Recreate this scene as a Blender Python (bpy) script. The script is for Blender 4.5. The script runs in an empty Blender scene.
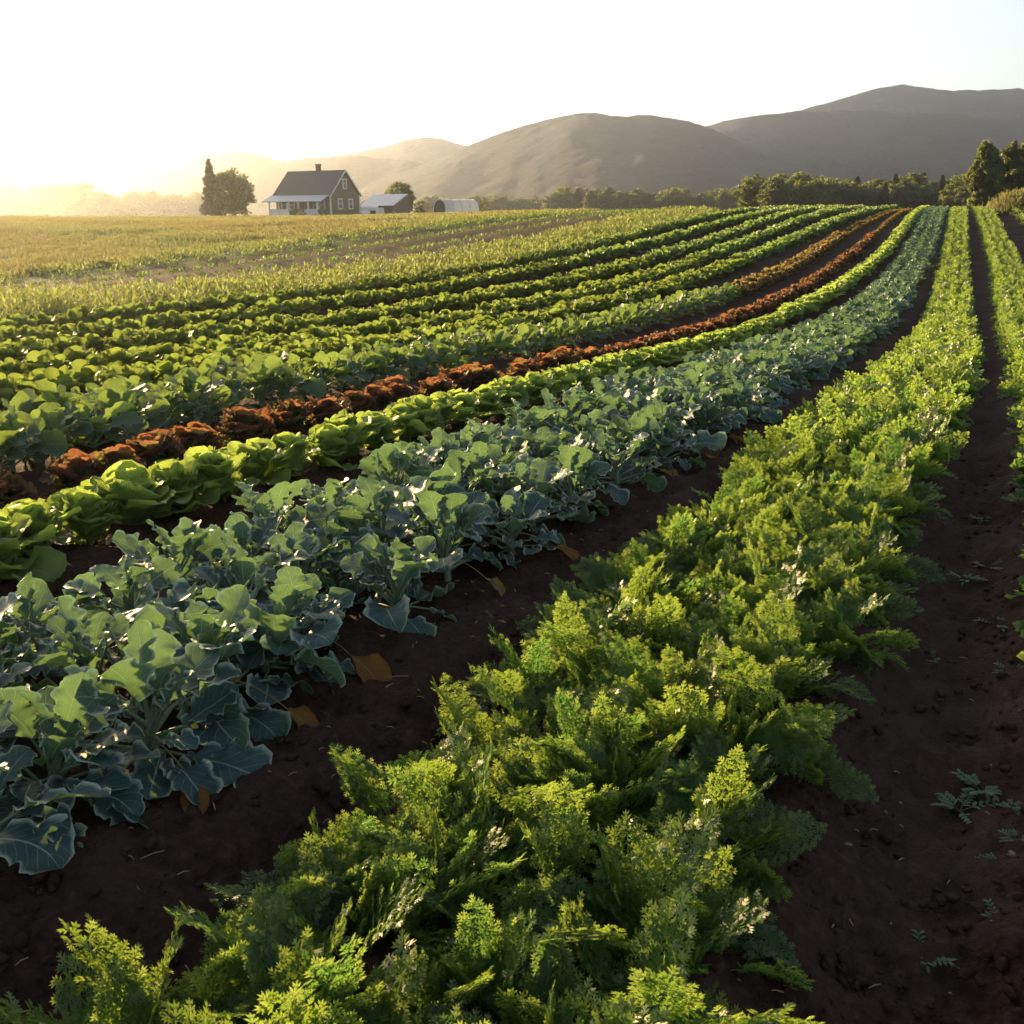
import bpy, math, random
import numpy as np
from mathutils import Matrix, Vector

R = math.radians
rng = np.random.default_rng(7)
random.seed(7)
S = bpy.context.scene
COL = S.collection

# ------------------------------------------------------------------ camera
PITCH = math.atan(294 / 1024)
CP, SP = math.cos(PITCH), math.sin(PITCH)
EYE = 1.8
cam = bpy.data.cameras.new('camera')
cam.sensor_width = 36; cam.lens = 36
cam.clip_start = .05; cam.clip_end = 20000
cam.dof.use_dof = True; cam.dof.focus_distance = 6.0; cam.dof.aperture_fstop = 11.0
camo = bpy.data.objects.new('camera', cam); COL.objects.link(camo)
camo.location = (0, 0, EYE); camo.rotation_euler = (math.pi / 2 - PITCH, 0, 0)
S.camera = camo

# ------------------------------------------------------------------ light
SUN_EL, SUN_AZ = R(10.5), R(-33)          # azimuth measured from +Y, negative = to the left
sun_dir = Vector((math.sin(SUN_AZ) * math.cos(SUN_EL), math.cos(SUN_AZ) * math.cos(SUN_EL), math.sin(SUN_EL)))
W = bpy.data.worlds.new("World"); S.world = W; W.use_nodes = True
nt = W.node_tree; nt.nodes.clear()
sky = nt.nodes.new('ShaderNodeTexSky'); sky.sky_type = 'NISHITA'; sky.sun_disc = False
sky.sun_elevation = SUN_EL; sky.sun_rotation = SUN_AZ
sky.air_density = 1.0; sky.dust_density = 1.6; sky.ozone_density = 1.6
hs = nt.nodes.new('ShaderNodeHueSaturation'); hs.inputs['Saturation'].default_value = .6
bg = nt.nodes.new('ShaderNodeBackground'); bg.inputs['Strength'].default_value = .1
wo = nt.nodes.new('ShaderNodeOutputWorld')
nt.links.new(sky.outputs[0], hs.inputs['Color']); nt.links.new(hs.outputs[0], bg.inputs['Color'])
nt.links.new(bg.outputs[0], wo.inputs['Surface'])
sl = bpy.data.lights.new('sun', 'SUN'); sl.energy = 5.0; sl.angle = R(.5); sl.color = (1, .69, .32)
so = bpy.data.objects.new('sun', sl); COL.objects.link(so)
so.rotation_euler = (-sun_dir).to_track_quat('-Z', 'Y').to_euler(); so.location = (-30, 40, 30)

S.view_settings.view_transform = 'Standard'; S.view_settings.look = 'None'
S.view_settings.exposure = 1.55; S.view_settings.gamma = 1.0
S.render.engine = 'CYCLES'
S.cycles.use_denoising = True
S.cycles.max_bounces = 6; S.cycles.diffuse_bounces = 3; S.cycles.glossy_bounces = 2
S.cycles.transmission_bounces = 4; S.cycles.volume_bounces = 0; S.cycles.transparent_max_bounces = 4
S.cycles.sample_clamp_indirect = 6.0; S.cycles.caustics_reflective = False; S.cycles.caustics_refractive = False

# ------------------------------------------------------------------ mesh helpers
class MB:
    """collects vertex / face blocks and builds ONE mesh"""
    def __init__(s): s.v = []; s.f = []; s.m = []; s.uv = []; s.lr = []; s.n = 0
    def add(s, v, f, uv=None, lr=0.0, m=0):
        v = np.asarray(v, dtype=np.float32).reshape(-1, 3); f = np.asarray(f, dtype=np.int64)
        k = len(v)
        s.v.append(v); s.f.append(f + s.n); s.m.append(np.full(len(f), m, dtype=np.int32))
        s.uv.append(np.zeros((k, 2), np.float32) if uv is None else np.asarray(uv, np.float32))
        s.lr.append(np.full(k, lr, np.float32) if np.isscalar(lr) else np.asarray(lr, np.float32))
        s.n += k
    def addmb(s, o, M=None, m=None):
        a, f, uv, lr, mm = o.arrays()
        if M is not None: a = a @ M[:3, :3].T + M[:3, 3]
        i = 0
        for blk in o.f:
            s.f.append(blk + s.n); k = len(blk)
            s.m.append(mm[i:i + k] if m is None else np.full(k, m, np.int32)); i += k
        s.v.append(a.astype(np.float32)); s.uv.append(uv); s.lr.append(lr); s.n += len(a)
    def arrays(s):
        return (np.concatenate(s.v), s.f, np.concatenate(s.uv), np.concatenate(s.lr), np.concatenate(s.m))
    def mesh(s, name, mats, smooth=True):
        v, F, uv, lr, m = s.arrays()
        loops = np.concatenate([b.reshape(-1) for b in F]).astype(np.int32)
        tot = np.concatenate([np.full(len(b), b.shape[1], np.int32) for b in F])
        start = np.concatenate([[0], np.cumsum(tot)[:-1]]).astype(np.int32)
        me = bpy.data.meshes.new(name)
        me.vertices.add(len(v)); me.vertices.foreach_set('co', v.reshape(-1))
        me.loops.add(len(loops)); me.loops.foreach_set('vertex_index', loops)
        me.polygons.add(len(tot)); me.polygons.foreach_set('loop_start', start); me.polygons.foreach_set('loop_total', tot)
        me.polygons.foreach_set('material_index', m)
        me.polygons.foreach_set('use_smooth', np.full(len(tot), smooth))
        ul = me.uv_layers.new(name='UVMap'); ul.data.foreach_set('uv', uv[loops].reshape(-1))
        at = me.attributes.new('lr', 'FLOAT', 'POINT'); at.data.foreach_set('value', lr)
        for k in (mats if isinstance(mats, (list, tuple)) else [mats]): me.materials.append(k)
        me.update(calc_edges=True); me.validate()
        return me

def obj(name, mesh, parent=None):
    o = bpy.data.objects.new(name, mesh); COL.objects.link(o)
    if parent is not None: o.parent = parent
    return o
def tag(o, label=None, cat=None, group=None, kind=None):
    if label: o['label'] = label
    if cat: o['category'] = cat
    if group: o['group'] = group
    if kind: o['kind'] = kind
    return o
def empty(name, loc, rz=0.0, sc=1.0):
    o = bpy.data.objects.new(name, None); COL.objects.link(o)
    o.empty_display_size = .1; o.location = loc; o.rotation_euler = (0, 0, rz); o.scale = (sc, sc, sc)
    return o
def mat4(loc, rz=0, sc=1.0, tilt=(0, 0)):
    M = Matrix.Translation(loc) @ Matrix.Rotation(rz, 4, 'Z') @ Matrix.Rotation(tilt[0], 4, 'X') @ Matrix.Rotation(tilt[1], 4, 'Y') @ Matrix.Scale(sc, 4)
    return np.array(M)

def grid_faces(nu, nv):
    i = np.arange(nv - 1)[:, None] * nu + np.arange(nu - 1)[None, :]
    i = i.reshape(-1)
    return np.stack([i, i + 1, i + nu + 1, i + nu], 1)

def tube(mb, pts, rad, sides=5, m=0, lr=0.0):
    pts = np.asarray(pts, float); n = len(pts); rad = np.broadcast_to(rad, (n,))
    t = np.gradient(pts, axis=0); t /= np.linalg.norm(t, axis=1)[:, None] + 1e-9
    ref = np.array([0, 0, 1.0]) if abs(t[0][2]) < .8 else np.array([1.0, 0, 0])
    a = np.cross(t, ref); a /= np.linalg.norm(a, axis=1)[:, None] + 1e-9
    b = np.cross(t, a)
    th = np.arange(sides) / sides * 2 * np.pi
    v = pts[:, None] + rad[:, None, None] * (np.cos(th)[None, :, None] * a[:, None] + np.sin(th)[None, :, None] * b[:, None])
    f = []
    for i in range(n - 1):
        for k in range(sides):
            k2 = (k + 1) % sides
            f.append((i * sides + k, i * sides + k2, (i + 1) * sides + k2, (i + 1) * sides + k))
    mb.add(v.reshape(-1, 3), f, m=m, lr=lr)

def box(mb, c, s, rz=0.0, m=0):
    c = np.array(c, float); h = np.array(s, float) / 2
    v = np.array([(x, y, z) for x in (-1, 1) for y in (-1, 1) for z in (-1, 1)], float) * h
    cr, sr = math.cos(rz), math.sin(rz)
    v = np.stack([v[:, 0] * cr - v[:, 1] * sr, v[:, 0] * sr + v[:, 1] * cr, v[:, 2]], 1) + c
    mb.add(v, [(0, 1, 3, 2), (4, 6, 7, 5), (0, 4, 5, 1), (2, 3, 7, 6), (0, 2, 6, 4), (1, 5, 7, 3)], m=m)

def hash2(ix, iy, seed):
    with np.errstate(over='ignore'):
        h = (ix.astype(np.int64) * 374761393 + iy.astype(np.int64) * 668265263 + seed * 1274126177) & 0xffffffff
        h = ((h ^ (h >> 13)) * 1274126177) & 0xffffffff
        h = (h ^ (h >> 16)) & 0xffff
    return h / 65535.0
def vnoise(x, y, seed=0):
    x = np.asarray(x, float); y = np.asarray(y, float)
    ix, iy = np.floor(x), np.floor(y); fx, fy = x - ix, y - iy
    fx = fx * fx * (3 - 2 * fx); fy = fy * fy * (3 - 2 * fy)
    a, b = hash2(ix, iy, seed), hash2(ix + 1, iy, seed); c, d = hash2(ix, iy + 1, seed), hash2(ix + 1, iy + 1, seed)
    return (a * (1 - fx) + b * fx) * (1 - fy) + (c * (1 - fx) + d * fx) * fy - .5
def fbm(x, y, o=4, seed=0):
    s = 0; a = 1.0
    for i in range(o): s = s + a * vnoise(x * 2 ** i, y * 2 ** i, seed + i); a *= .5
    return s
def sstep(t): t = np.clip(t, 0, 1); return t * t * (3 - 2 * t)

# ------------------------------------------------------------------ materials
def new_mat(name):
    m = bpy.data.materials.new(name); m.use_nodes = True; m.node_tree.nodes.clear()
    return m, m.node_tree.nodes, m.node_tree.links
def N(nodes, t, **kw):
    n = nodes.new(t)
    for k, v in kw.items():
        if k in n.inputs: n.inputs[k].default_value = v
        else: setattr(n, k, v)
    return n
def mixc(nodes, links, fac, a, b, blend='MIX'):
    n = nodes.new('ShaderNodeMix'); n.data_type = 'RGBA'; n.blend_type = blend
    for sock, val in ((n.inputs[0], fac), (n.inputs[6], a), (n.inputs[7], b)):
        if hasattr(val, 'links') or isinstance(val, bpy.types.NodeSocket): links.new(val, sock)
        elif isinstance(val, (int, float)): sock.default_value = val
        else: sock.default_value = (*val, 1)
    return n.outputs[2]
def mathn(nodes, links, op, a, b=None, c=None):
    n = nodes.new('ShaderNodeMath'); n.operation = op
    for i, v in enumerate((a, b, c)):
        if v is None: continue
        if isinstance(v, bpy.types.NodeSocket): links.new(v, n.inputs[i])
        else: n.inputs[i].default_value = v
    return n.outputs[0]
def ramp(nodes, links, fac, stops):
    n = nodes.new('ShaderNodeValToRGB'); cr = n.color_ramp
    while len(cr.elements) < len(stops): cr.elements.new(.5)
    for e, (p, c) in zip(cr.elements, stops): e.position = p; e.color = (*c, 1)
    links.new(fac, n.inputs[0]); return n.outputs[0]

def leaf_mat(name, base, trans, tfac=.4, rough=.5, spec=.4, vein=None, edge=None, var=.35, alt=None, tipcol=None, nveins=7.0, bump=.25, altpos=.55):
    """two-sided leaf: reflecting wax surface + light let through; veins and margin are the leaf's own colour"""
    m, nd, lk = new_mat(name)
    at = N(nd, 'ShaderNodeAttribute', attribute_name='lr'); oi = nd.new('ShaderNodeObjectInfo')
    uv = nd.new('ShaderNodeUVMap'); sx = nd.new('ShaderNodeSeparateXYZ'); lk.new(uv.outputs[0], sx.inputs[0])
    au = mathn(nd, lk, 'ABSOLUTE', sx.outputs[0]); v = sx.outputs[1]
    r = mathn(nd, lk, 'FRACT', mathn(nd, lk, 'ADD', at.outputs['Fac'], oi.outputs['Random']))
    dark = tuple(c * (1 - var) for c in base); lite = tuple(min(1, c * (1 + var)) for c in base)
    col = mixc(nd, lk, r, dark, lite)
    tcol = mixc(nd, lk, r, tuple(c * (1 - var * .6) for c in trans), tuple(min(1, c * (1 + var * .4)) for c in trans))
    if alt is not None:
        k = ramp(nd, lk, r, [(altpos, (0, 0, 0)), (min(1, altpos + .4), (1, 1, 1))]); col = mixc(nd, lk, k, col, alt); tcol = mixc(nd, lk, k, tcol, tuple(min(.6, c * 4) for c in alt))
    tc = nd.new('ShaderNodeTexCoord')
    ns = N(nd, 'ShaderNodeTexNoise', Scale=22.0, Detail=3.0); lk.new(tc.outputs['Object'], ns.inputs['Vector'])
    col = mixc(nd, lk, mathn(nd, lk, 'MULTIPLY', ns.outputs['Fac'], .6), col, tuple(c * .7 for c in base))
    h = ns.outputs['Fac']
    if tipcol is not None:
        k = ramp(nd, lk, v, [(.45, (0, 0, 0)), (1.0, (1, 1, 1))]); col = mixc(nd, lk, k, col, tipcol[0]); tcol = mixc(nd, lk, k, tcol, tipcol[1])
    if vein is not None:
        ph = mathn(nd, lk, 'SUBTRACT', v, mathn(nd, lk, 'MULTIPLY', au, .32))
        w = mathn(nd, lk, 'ABSOLUTE', mathn(nd, lk, 'SUBTRACT', mathn(nd, lk, 'FRACT', mathn(nd, lk, 'MULTIPLY', ph, nveins)), .5))
        side = mathn(nd, lk, 'SUBTRACT', 1.0, mathn(nd, lk, 'MULTIPLY', w, 22.0)); side.node.use_clamp = True
        mid = mathn(nd, lk, 'SUBTRACT', 1.0, mathn(nd, lk, 'DIVIDE', au, mathn(nd, lk, 'SUBTRACT', .07, mathn(nd, lk, 'MULTIPLY', v, .05)))); mid.node.use_clamp = True
        side = mathn(nd, lk, 'MULTIPLY', side, .75)
        vv = mathn(nd, lk, 'MAXIMUM', side, mathn(nd, lk, 'POWER', mid, .6))
        col = mixc(nd, lk, vv, col, vein); tcol = mixc(nd, lk, mathn(nd, lk, 'MULTIPLY', vv, .5), tcol, vein)
        h = mathn(nd, lk, 'SUBTRACT', h, mathn(nd, lk, 'MULTIPLY', vv, .8))
    if edge is not None:
        k = ramp(nd, lk, au, [(.8, (0, 0, 0)), (.97, (1, 1, 1))]); col = mixc(nd, lk, k, col, edge)
    bp = N(nd, 'ShaderNodeBump', Strength=bump, Distance=.01); lk.new(h, bp.inputs['Height'])
    p = N(nd, 'ShaderNodeBsdfPrincipled', Roughness=rough); p.inputs['Specular IOR Level'].default_value = spec
    lk.new(col, p.inputs['Base Color']); lk.new(bp.outputs[0], p.inputs['Normal'])
    t = nd.new('ShaderNodeBsdfTranslucent'); lk.new(tcol, t.inputs['Color']); lk.new(bp.outputs[0], t.inputs['Normal'])
    mx = N(nd, 'ShaderNodeMixShader'); mx.inputs[0].default_value = tfac
    lk.new(p.outputs[0], mx.inputs[1]); lk.new(t.outputs[0], mx.inputs[2])
    o = nd.new('ShaderNodeOutputMaterial'); lk.new(mx.outputs[0], o.inputs['Surface'])
    return m

def plain_mat(name, col, rough=.8, spec=.3, noise=0.0, nscale=8.0, col2=None, bump=0.0, metallic=0.0, stretch=None):
    m, nd, lk = new_mat(name)
    p = N(nd, 'ShaderNodeBsdfPrincipled', Roughness=rough, Metallic=metallic); p.inputs['Specular IOR Level'].default_value = spec
    o = nd.new('ShaderNodeOutputMaterial'); lk.new(p.outputs[0], o.inputs['Surface'])
    p.inputs['Base Color'].default_value = (*col, 1)
    if noise or col2:
        tc = nd.new('ShaderNodeTexCoord'); mp = nd.new('ShaderNodeMapping'); lk.new(tc.outputs['Object'], mp.inputs['Vector'])
        if stretch: mp.inputs['Scale'].default_value = stretch
        ns = N(nd, 'ShaderNodeTexNoise', Scale=nscale, Detail=5.0); lk.new(mp.outputs[0], ns.inputs['Vector'])
        k = ramp(nd, lk, ns.outputs['Fac'], [(.3, (0, 0, 0)), (.7, (1, 1, 1))])
        c = mixc(nd, lk, k, col, col2 or tuple(x * (1 - noise) for x in col)); lk.new(c, p.inputs['Base Color'])
        if bump:
            bp = N(nd, 'ShaderNodeBump', Strength=bump, Distance=.05); lk.new(ns.outputs['Fac'], bp.inputs['Height']); lk.new(bp.outputs[0], p.inputs['Normal'])
    return m

M_kale = leaf_mat('kale_leaf', (.036, .085, .088), (.2, .34, .1), .29, .5, .36, vein=(.3, .38, .26), edge=(.36, .42, .34), var=.3)  # pale edge paints dew and backlit rim light onto the margin
M_kstem = plain_mat('kale_stalk', (.16, .22, .12), .5, .4, .3, 20)
M_with = leaf_mat('withered_leaf', (.26, .12, .035), (.5, .25, .06), .35, .7, .2, vein=(.3, .24, .1), edge=(.2, .06, .02), var=.3, alt=(.16, .18, .06))
M_carrot = leaf_mat('carrot_frond', (.045, .12, .022), (.33, .48, .055), .45, .42, .45, var=.45, alt=(.04, .085, .015), tipcol=((.13, .17, .055), (.48, .56, .11)), bump=.1)  # brighter tip colour paints in dew and the sunlit frond tops
M_cstem = leaf_mat('carrot_stalk', (.12, .19, .05), (.3, .38, .08), .25, .45, .4, var=.2, bump=.05)
M_lett = leaf_mat('lettuce_leaf', (.14, .22, .06), (.46, .6, .1), .45, .5, .25, vein=(.32, .44, .18), var=.25, nveins=6, bump=.9)
M_red = leaf_mat('red_lettuce_leaf', (.03, .03, .018), (.17, .18, .04), .42, .6, .2, var=.45, alt=(.045, .085, .02), tipcol=((.075, .022, .022), (.42, .15, .065)), bump=.6, altpos=.22)
M_bronze = leaf_mat('bronze_lettuce_leaf', (.055, .06, .02), (.32, .28, .06), .38, .55, .2, var=.4, alt=(.07, .1, .025), tipcol=((.1, .06, .025), (.42, .26, .07)), bump=.4)
M_coll = leaf_mat('cabbage_leaf', (.052, .1, .07), (.28, .4, .06), .36, .55, .25, vein=(.2, .28, .14), edge=(.2, .26, .16), var=.3, nveins=6)
M_bush = leaf_mat('leafy_green', (.075, .13, .022), (.34, .43, .07), .4, .6, .18, var=.4, alt=(.07, .1, .018), bump=.1)
M_row = leaf_mat('row_green', (.055, .1, .028), (.26, .36, .06), .36, .5, .35, var=.35, alt=(.09, .14, .03), bump=.1)
M_fern = leaf_mat('ferny_green', (.075, .12, .028), (.42, .45, .08), .4, .55, .3, var=.35, alt=(.12, .15, .05), bump=.1)
M_hay = leaf_mat('dry_grass', (.16, .14, .05), (.38, .33, .11), .4, .6, .25, var=.35, alt=(.085, .1, .03), bump=.05)
M_weed = leaf_mat('weed_leaf', (.07, .12, .06), (.2, .3, .08), .25, .5, .4, var=.3, bump=.1)
M_tree = leaf_mat('tree_leaf', (.045, .075, .024), (.3, .34, .06), .38, .55, .3, var=.45, bump=.05)
M_conif = leaf_mat('conifer_needles', (.035, .05, .02), (.12, .13, .03), .22, .6, .25, var=.4, bump=.05)
M_bark = plain_mat('bark', (.09, .06, .04), .9, .2, .5, 6, bump=.4, stretch=(1, 1, .2))
M_stone = plain_mat('stone', (.22, .17, .14), .8, .3, .5, 12, bump=.3)
M_straw = plain_mat('straw', (.4, .3, .16), .8, .3, .3, 20)

def soil_mat():
    m, nd, lk = new_mat('soil')
    tc = nd.new('ShaderNodeTexCoord')
    n1 = N(nd, 'ShaderNodeTexNoise', Scale=.9, Detail=6.0, Roughness=.6); lk.new(tc.outputs['Object'], n1.inputs['Vector'])
    n2 = N(nd, 'ShaderNodeTexNoise', Scale=26.0, Detail=8.0, Roughness=.65); lk.new(tc.outputs['Object'], n2.inputs['Vector'])
    n3 = N(nd, 'ShaderNodeTexVoronoi', Scale=60.0); lk.new(tc.outputs['Object'], n3.inputs['Vector'])
    c = ramp(nd, lk, n2.outputs['Fac'], [(.3, (.021, .011, .0075)), (.55, (.042, .024, .0165)), (.75, (.078, .048, .035))])
    k = ramp(nd, lk, n1.outputs['Fac'], [(.42, (0, 0, 0)), (.68, (1, 1, 1))])
    c = mixc(nd, lk, mathn(nd, lk, 'MULTIPLY', k, .7), c, (.074, .048, .039))
    # plan-position zones: hay meadow and green sward
    az = N(nd, 'ShaderNodeAttribute', attribute_name='hay'); ag = N(nd, 'ShaderNodeAttribute', attribute_name='sward')
    n4 = N(nd, 'ShaderNodeTexNoise', Scale=.12, Detail=6.0); lk.new(tc.outputs['Object'], n4.inputs['Vector'])
    hay = ramp(nd, lk, n4.outputs['Fac'], [(.38, (.10, .105, .03)), (.52, (.16, .135, .045)), (.65, (.23, .18, .065))])
    grn = ramp(nd, lk, n2.outputs['Fac'], [(.35, (.035, .06, .014)), (.65, (.085, .11, .03))])
    at_ = N(nd, 'ShaderNodeAttribute', attribute_name='tilled'); till = ramp(nd, lk, n2.outputs['Fac'], [(.35, (.075, .048, .027)), (.65, (.13, .09, .05))]); c = mixc(nd, lk, at_.outputs['Fac'], c, till)
    c = mixc(nd, lk, ag.outputs['Fac'], c, grn); c = mixc(nd, lk, az.outputs['Fac'], c, hay)
    h = mathn(nd, lk, 'ADD', n2.outputs['Fac'], mathn(nd, lk, 'MULTIPLY', n3.outputs['Distance'], .35))
    bp = N(nd, 'ShaderNodeBump', Strength=.9, Distance=.02); lk.new(h, bp.inputs['Height'])
    p = N(nd, 'ShaderNodeBsdfPrincipled', Roughness=.85); p.inputs['Specular IOR Level'].default_value = .04
    lk.new(c, p.inputs['Base Color']); lk.new(bp.outputs[0], p.inputs['Normal'])
    o = nd.new('ShaderNodeOutputMaterial'); lk.new(p.outputs[0], o.inputs['Surface'])
    return m
M_soil = soil_mat()

# ------------------------------------------------------------------ terrain
Yk = np.array([-60, 0, 4.24, 6.8, 11, 17.8, 24.5, 33, 42, 55, 65, 77, 95, 130, 160, 200, 300, 600, 900])
Zk = np.array([0, 0, 0.0, .02, -.18, -.62, -.85, -.82, -.42, .45, 1.3, 2.02, 2.42, 2.7, 2.85, 2.95, 3.0, 3.0, 3.0])
_g = np.arange(-60, 900, .5); _z = np.interp(_g, Yk, Zk)
_k = np.exp(-.5 * (np.arange(-20, 21) * .5 / 2.5) ** 2); _k /= _k.sum()
_zs = np.convolve(np.pad(_z, 20, mode='edge'), _k, 'valid')
def base_h(X, Y):
    z = np.interp(Y, _g, _zs)
    z = z - .75 * sstep((14 - np.asarray(X)) / 40) * sstep((np.asarray(Y) - 45) / 45)
    return z

ROWS = {   # plan centre lines of the planted rows (X, Y), metres
 'carrot': [(-.34,1.4),(.0,2.11),(.48,2.99),(1.1,4.24),(2.53,7.25),(4.5,11.31),(7.06,16.83),(10.25,24.2),(17.6,41.74),(30.3,72.25)],
 'kale': [(-1.75,2.5),(-1.16,3.55),(-.77,4.2),(-.3,5.06),(.3,6.36),(1.41,8.53),(3.95,14.3),(8.6,24.8),(14.5,38.5),(21.4,54.5),(28.6,71.9)],
 'lettuce': [(-2.75,4.6),(-2.25,5.74),(-1.79,6.57),(-1.35,7.45),(-.63,8.99),(.2,10.9),(1.5,14.0),(3.8,19.4),(6.4,25.2),(12.6,38.5),(18.9,52.5),(27.3,72.4)],
 'red': [(-3.3,5.6),(-2.85,6.83),(-2.38,7.9),(-1.7,9.45),(-.75,11.6),(.7,14.88),(2.33,18.6),(4.5,23.5),(6.6,28.2),(13,42.5),(18.9,56),(26,72.4)],
 'collard': [(-3.95,6.8),(-3.45,8.37),(-3.0,9.8),(-2.35,12.01),(-.95,16.0),(1.1,21.3),(3.3,26.3),(6.3,32.3),(9.6,38.8),(18.0,58),(24.9,72.2)],
 'greens_a': [(-5.7,9.8),(-4.85,12.24),(-3.2,17.3),(-.1,25),(2.7,30.8),(5.6,36.2),(12.4,50.5),(23.8,73.5)],
 'greens_b': [(-7.0,12.2),(-5.32,17),(-2.5,24.4),(1.0,31.2),(6.0,41),(13.2,56.5),(21.4,73.5)],
 'greens_c': [(-8.7,16),(-6.51,21.6),(-2.5,29.6),(3.4,40.5),(11.8,57.5),(19.0,73)],
 'greens_d': [(-10.5,20),(-8.2,25.2),(-4.2,32.6),(2.0,43.5),(9.5,58),(17.0,73)],
 'greens_e': [(-12.0,24),(-8.9,29.2),(-4.2,37.2),(1.5,47.5),(8.3,60.5),(14.6,73)],
 'carrot_right': [(2.9,4.0),(4.4,7.25),(6.25,11.3),(8.9,17),(12.6,25.5),(19.9,42),(32.0,72)],
 'far_right': [(5.1,4.0),(6.7,7.25),(8.7,11.3),(11.5,17),(15.4,25.5),(22.6,42),(34.6,72)],
 'far_right2': [(7.4,4.0),(9.1,7.25),(11.3,11.3),(14.2,17),(18.3,25.5),(25.6,42),(37.2,72)],
}
class Row:
    def __init__(s, pts):
        p = np.array(pts); s.g = np.arange(-3, 112, .25)
        sl0 = (p[2, 0] - p[0, 0]) / (p[2, 1] - p[0, 1]); sl1 = (p[-1, 0] - p[-3, 0]) / (p[-1, 1] - p[-3, 1])
        x = np.interp(s.g, p[:, 1], p[:, 0])
        x = np.where(s.g < p[0, 1], p[0, 0] + sl0 * (s.g - p[0, 1]), x)
        x = np.where(s.g > p[-1, 1], p[-1, 0] + sl1 * (s.g - p[-1, 1]), x)
        for it in range(3):      # smoothing that widens with distance
            y = x.copy()
            for w, lo in ((3, 0), (8, 8), (20, 20)):
                k = np.ones(2 * w + 1) / (2 * w + 1)
                pad = np.concatenate([x[0] + (x[1] - x[0]) * np.arange(-w, 0), x, x[-1] + (x[-1] - x[-2]) * np.arange(1, w + 1)])
                sm = np.convolve(pad, k, 'valid'); y = np.where(s.g > lo, sm, y)
            x = y
        s.x = x; s.d = np.gradient(x, s.g)
        s.s = np.concatenate([[0], np.cumsum(np.hypot(np.diff(x), np.diff(s.g)))])
    def X(s, Y): return np.interp(Y, s.g, s.x)
    def D(s, Y): return np.interp(Y, s.g, s.d)
    def off(s, X, Y):            # signed perpendicular distance, + to the left
        d = s.D(Y); return -(X - s.X(Y)) / np.sqrt(1 + d * d)
    def walk(s, step, y0, y1):
        sa = np.interp(y0, s.g, s.s); sb = np.interp(y1, s.g, s.s)
        Y = np.interp(np.arange(sa, sb, step), s.s, s.g); return Y
    def at(s, Y, o):
        d = s.D(Y); n = np.sqrt(1 + d * d); return s.X(Y) - o / n, Y + o * d / n
RW = {k: Row(v) for k, v in ROWS.items()}
BEDS = [('carrot', .54, .13), ('kale', .8, .13), ('lettuce', .3, .08), ('red', .3, .07), ('collard', .42, .08), ('greens_a', .5, .07), ('greens_b', .5, .07),
        ('greens_c', .5, .07), ('greens_d', .5, .07), ('greens_e', .5, .07), ('carrot_right', .68, .13), ('far_right', .6, .12), ('far_right2', .6, .12)]
def ground(X, Y):
    X = np.asarray(X, float); Y = np.asarray(Y, float)
    z = base_h(X, Y); b = np.zeros_like(z)
    for k, hw, h in BEDS:
        d = np.abs(RW[k].off(X, Y))
        b = np.maximum(b, h * sstep((hw + .22 - d) / .34))
    return z + b * (1 - sstep((Y - 108) / 6)) * sstep((Y + 2.5) / .6)

# zone limits on the left hillside (plan X, Y)
def zline(pts):
    p = np.array(pts); sl0 = (p[1, 0] - p[0, 0]) / (p[1, 1] - p[0, 1]); sl1 = (p[-1, 0] - p[-2, 0]) / (p[-1, 1] - p[-2, 1])
    def X(Y):
        x = np.interp(Y, p[:, 1], p[:, 0])
        x = np.where(Y < p[0, 1], p[0, 0] + sl0 * (Y - p[0, 1]), x); return np.where(Y > p[-1, 1], p[-1, 0] + sl1 * (Y - p[-1, 1]), x)
    return X
Z_swB = zline([(-13.4, 25.5), (-10.3, 28.6), (-6.4, 33.2), (-1.8, 40), (3.2, 49.5), (11.0, 66)])
Z_swT = zline([(-16.6, 32.0), (-12.4, 35.0), (-7.7, 40.5), (-1.9, 50), (4.2, 62.5), (9.4, 74)])
Z_soT = zline([(-19.2, 37.5), (-14.6, 45.5), (-10.4, 53.3), (-6.2, 62), (-1.0, 72)])
Z_grT = zline([(-20.6, 40), (-15.6, 49.5), (-11.4, 58.3), (-7.0, 67.5), (-1.6, 78)])

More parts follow.
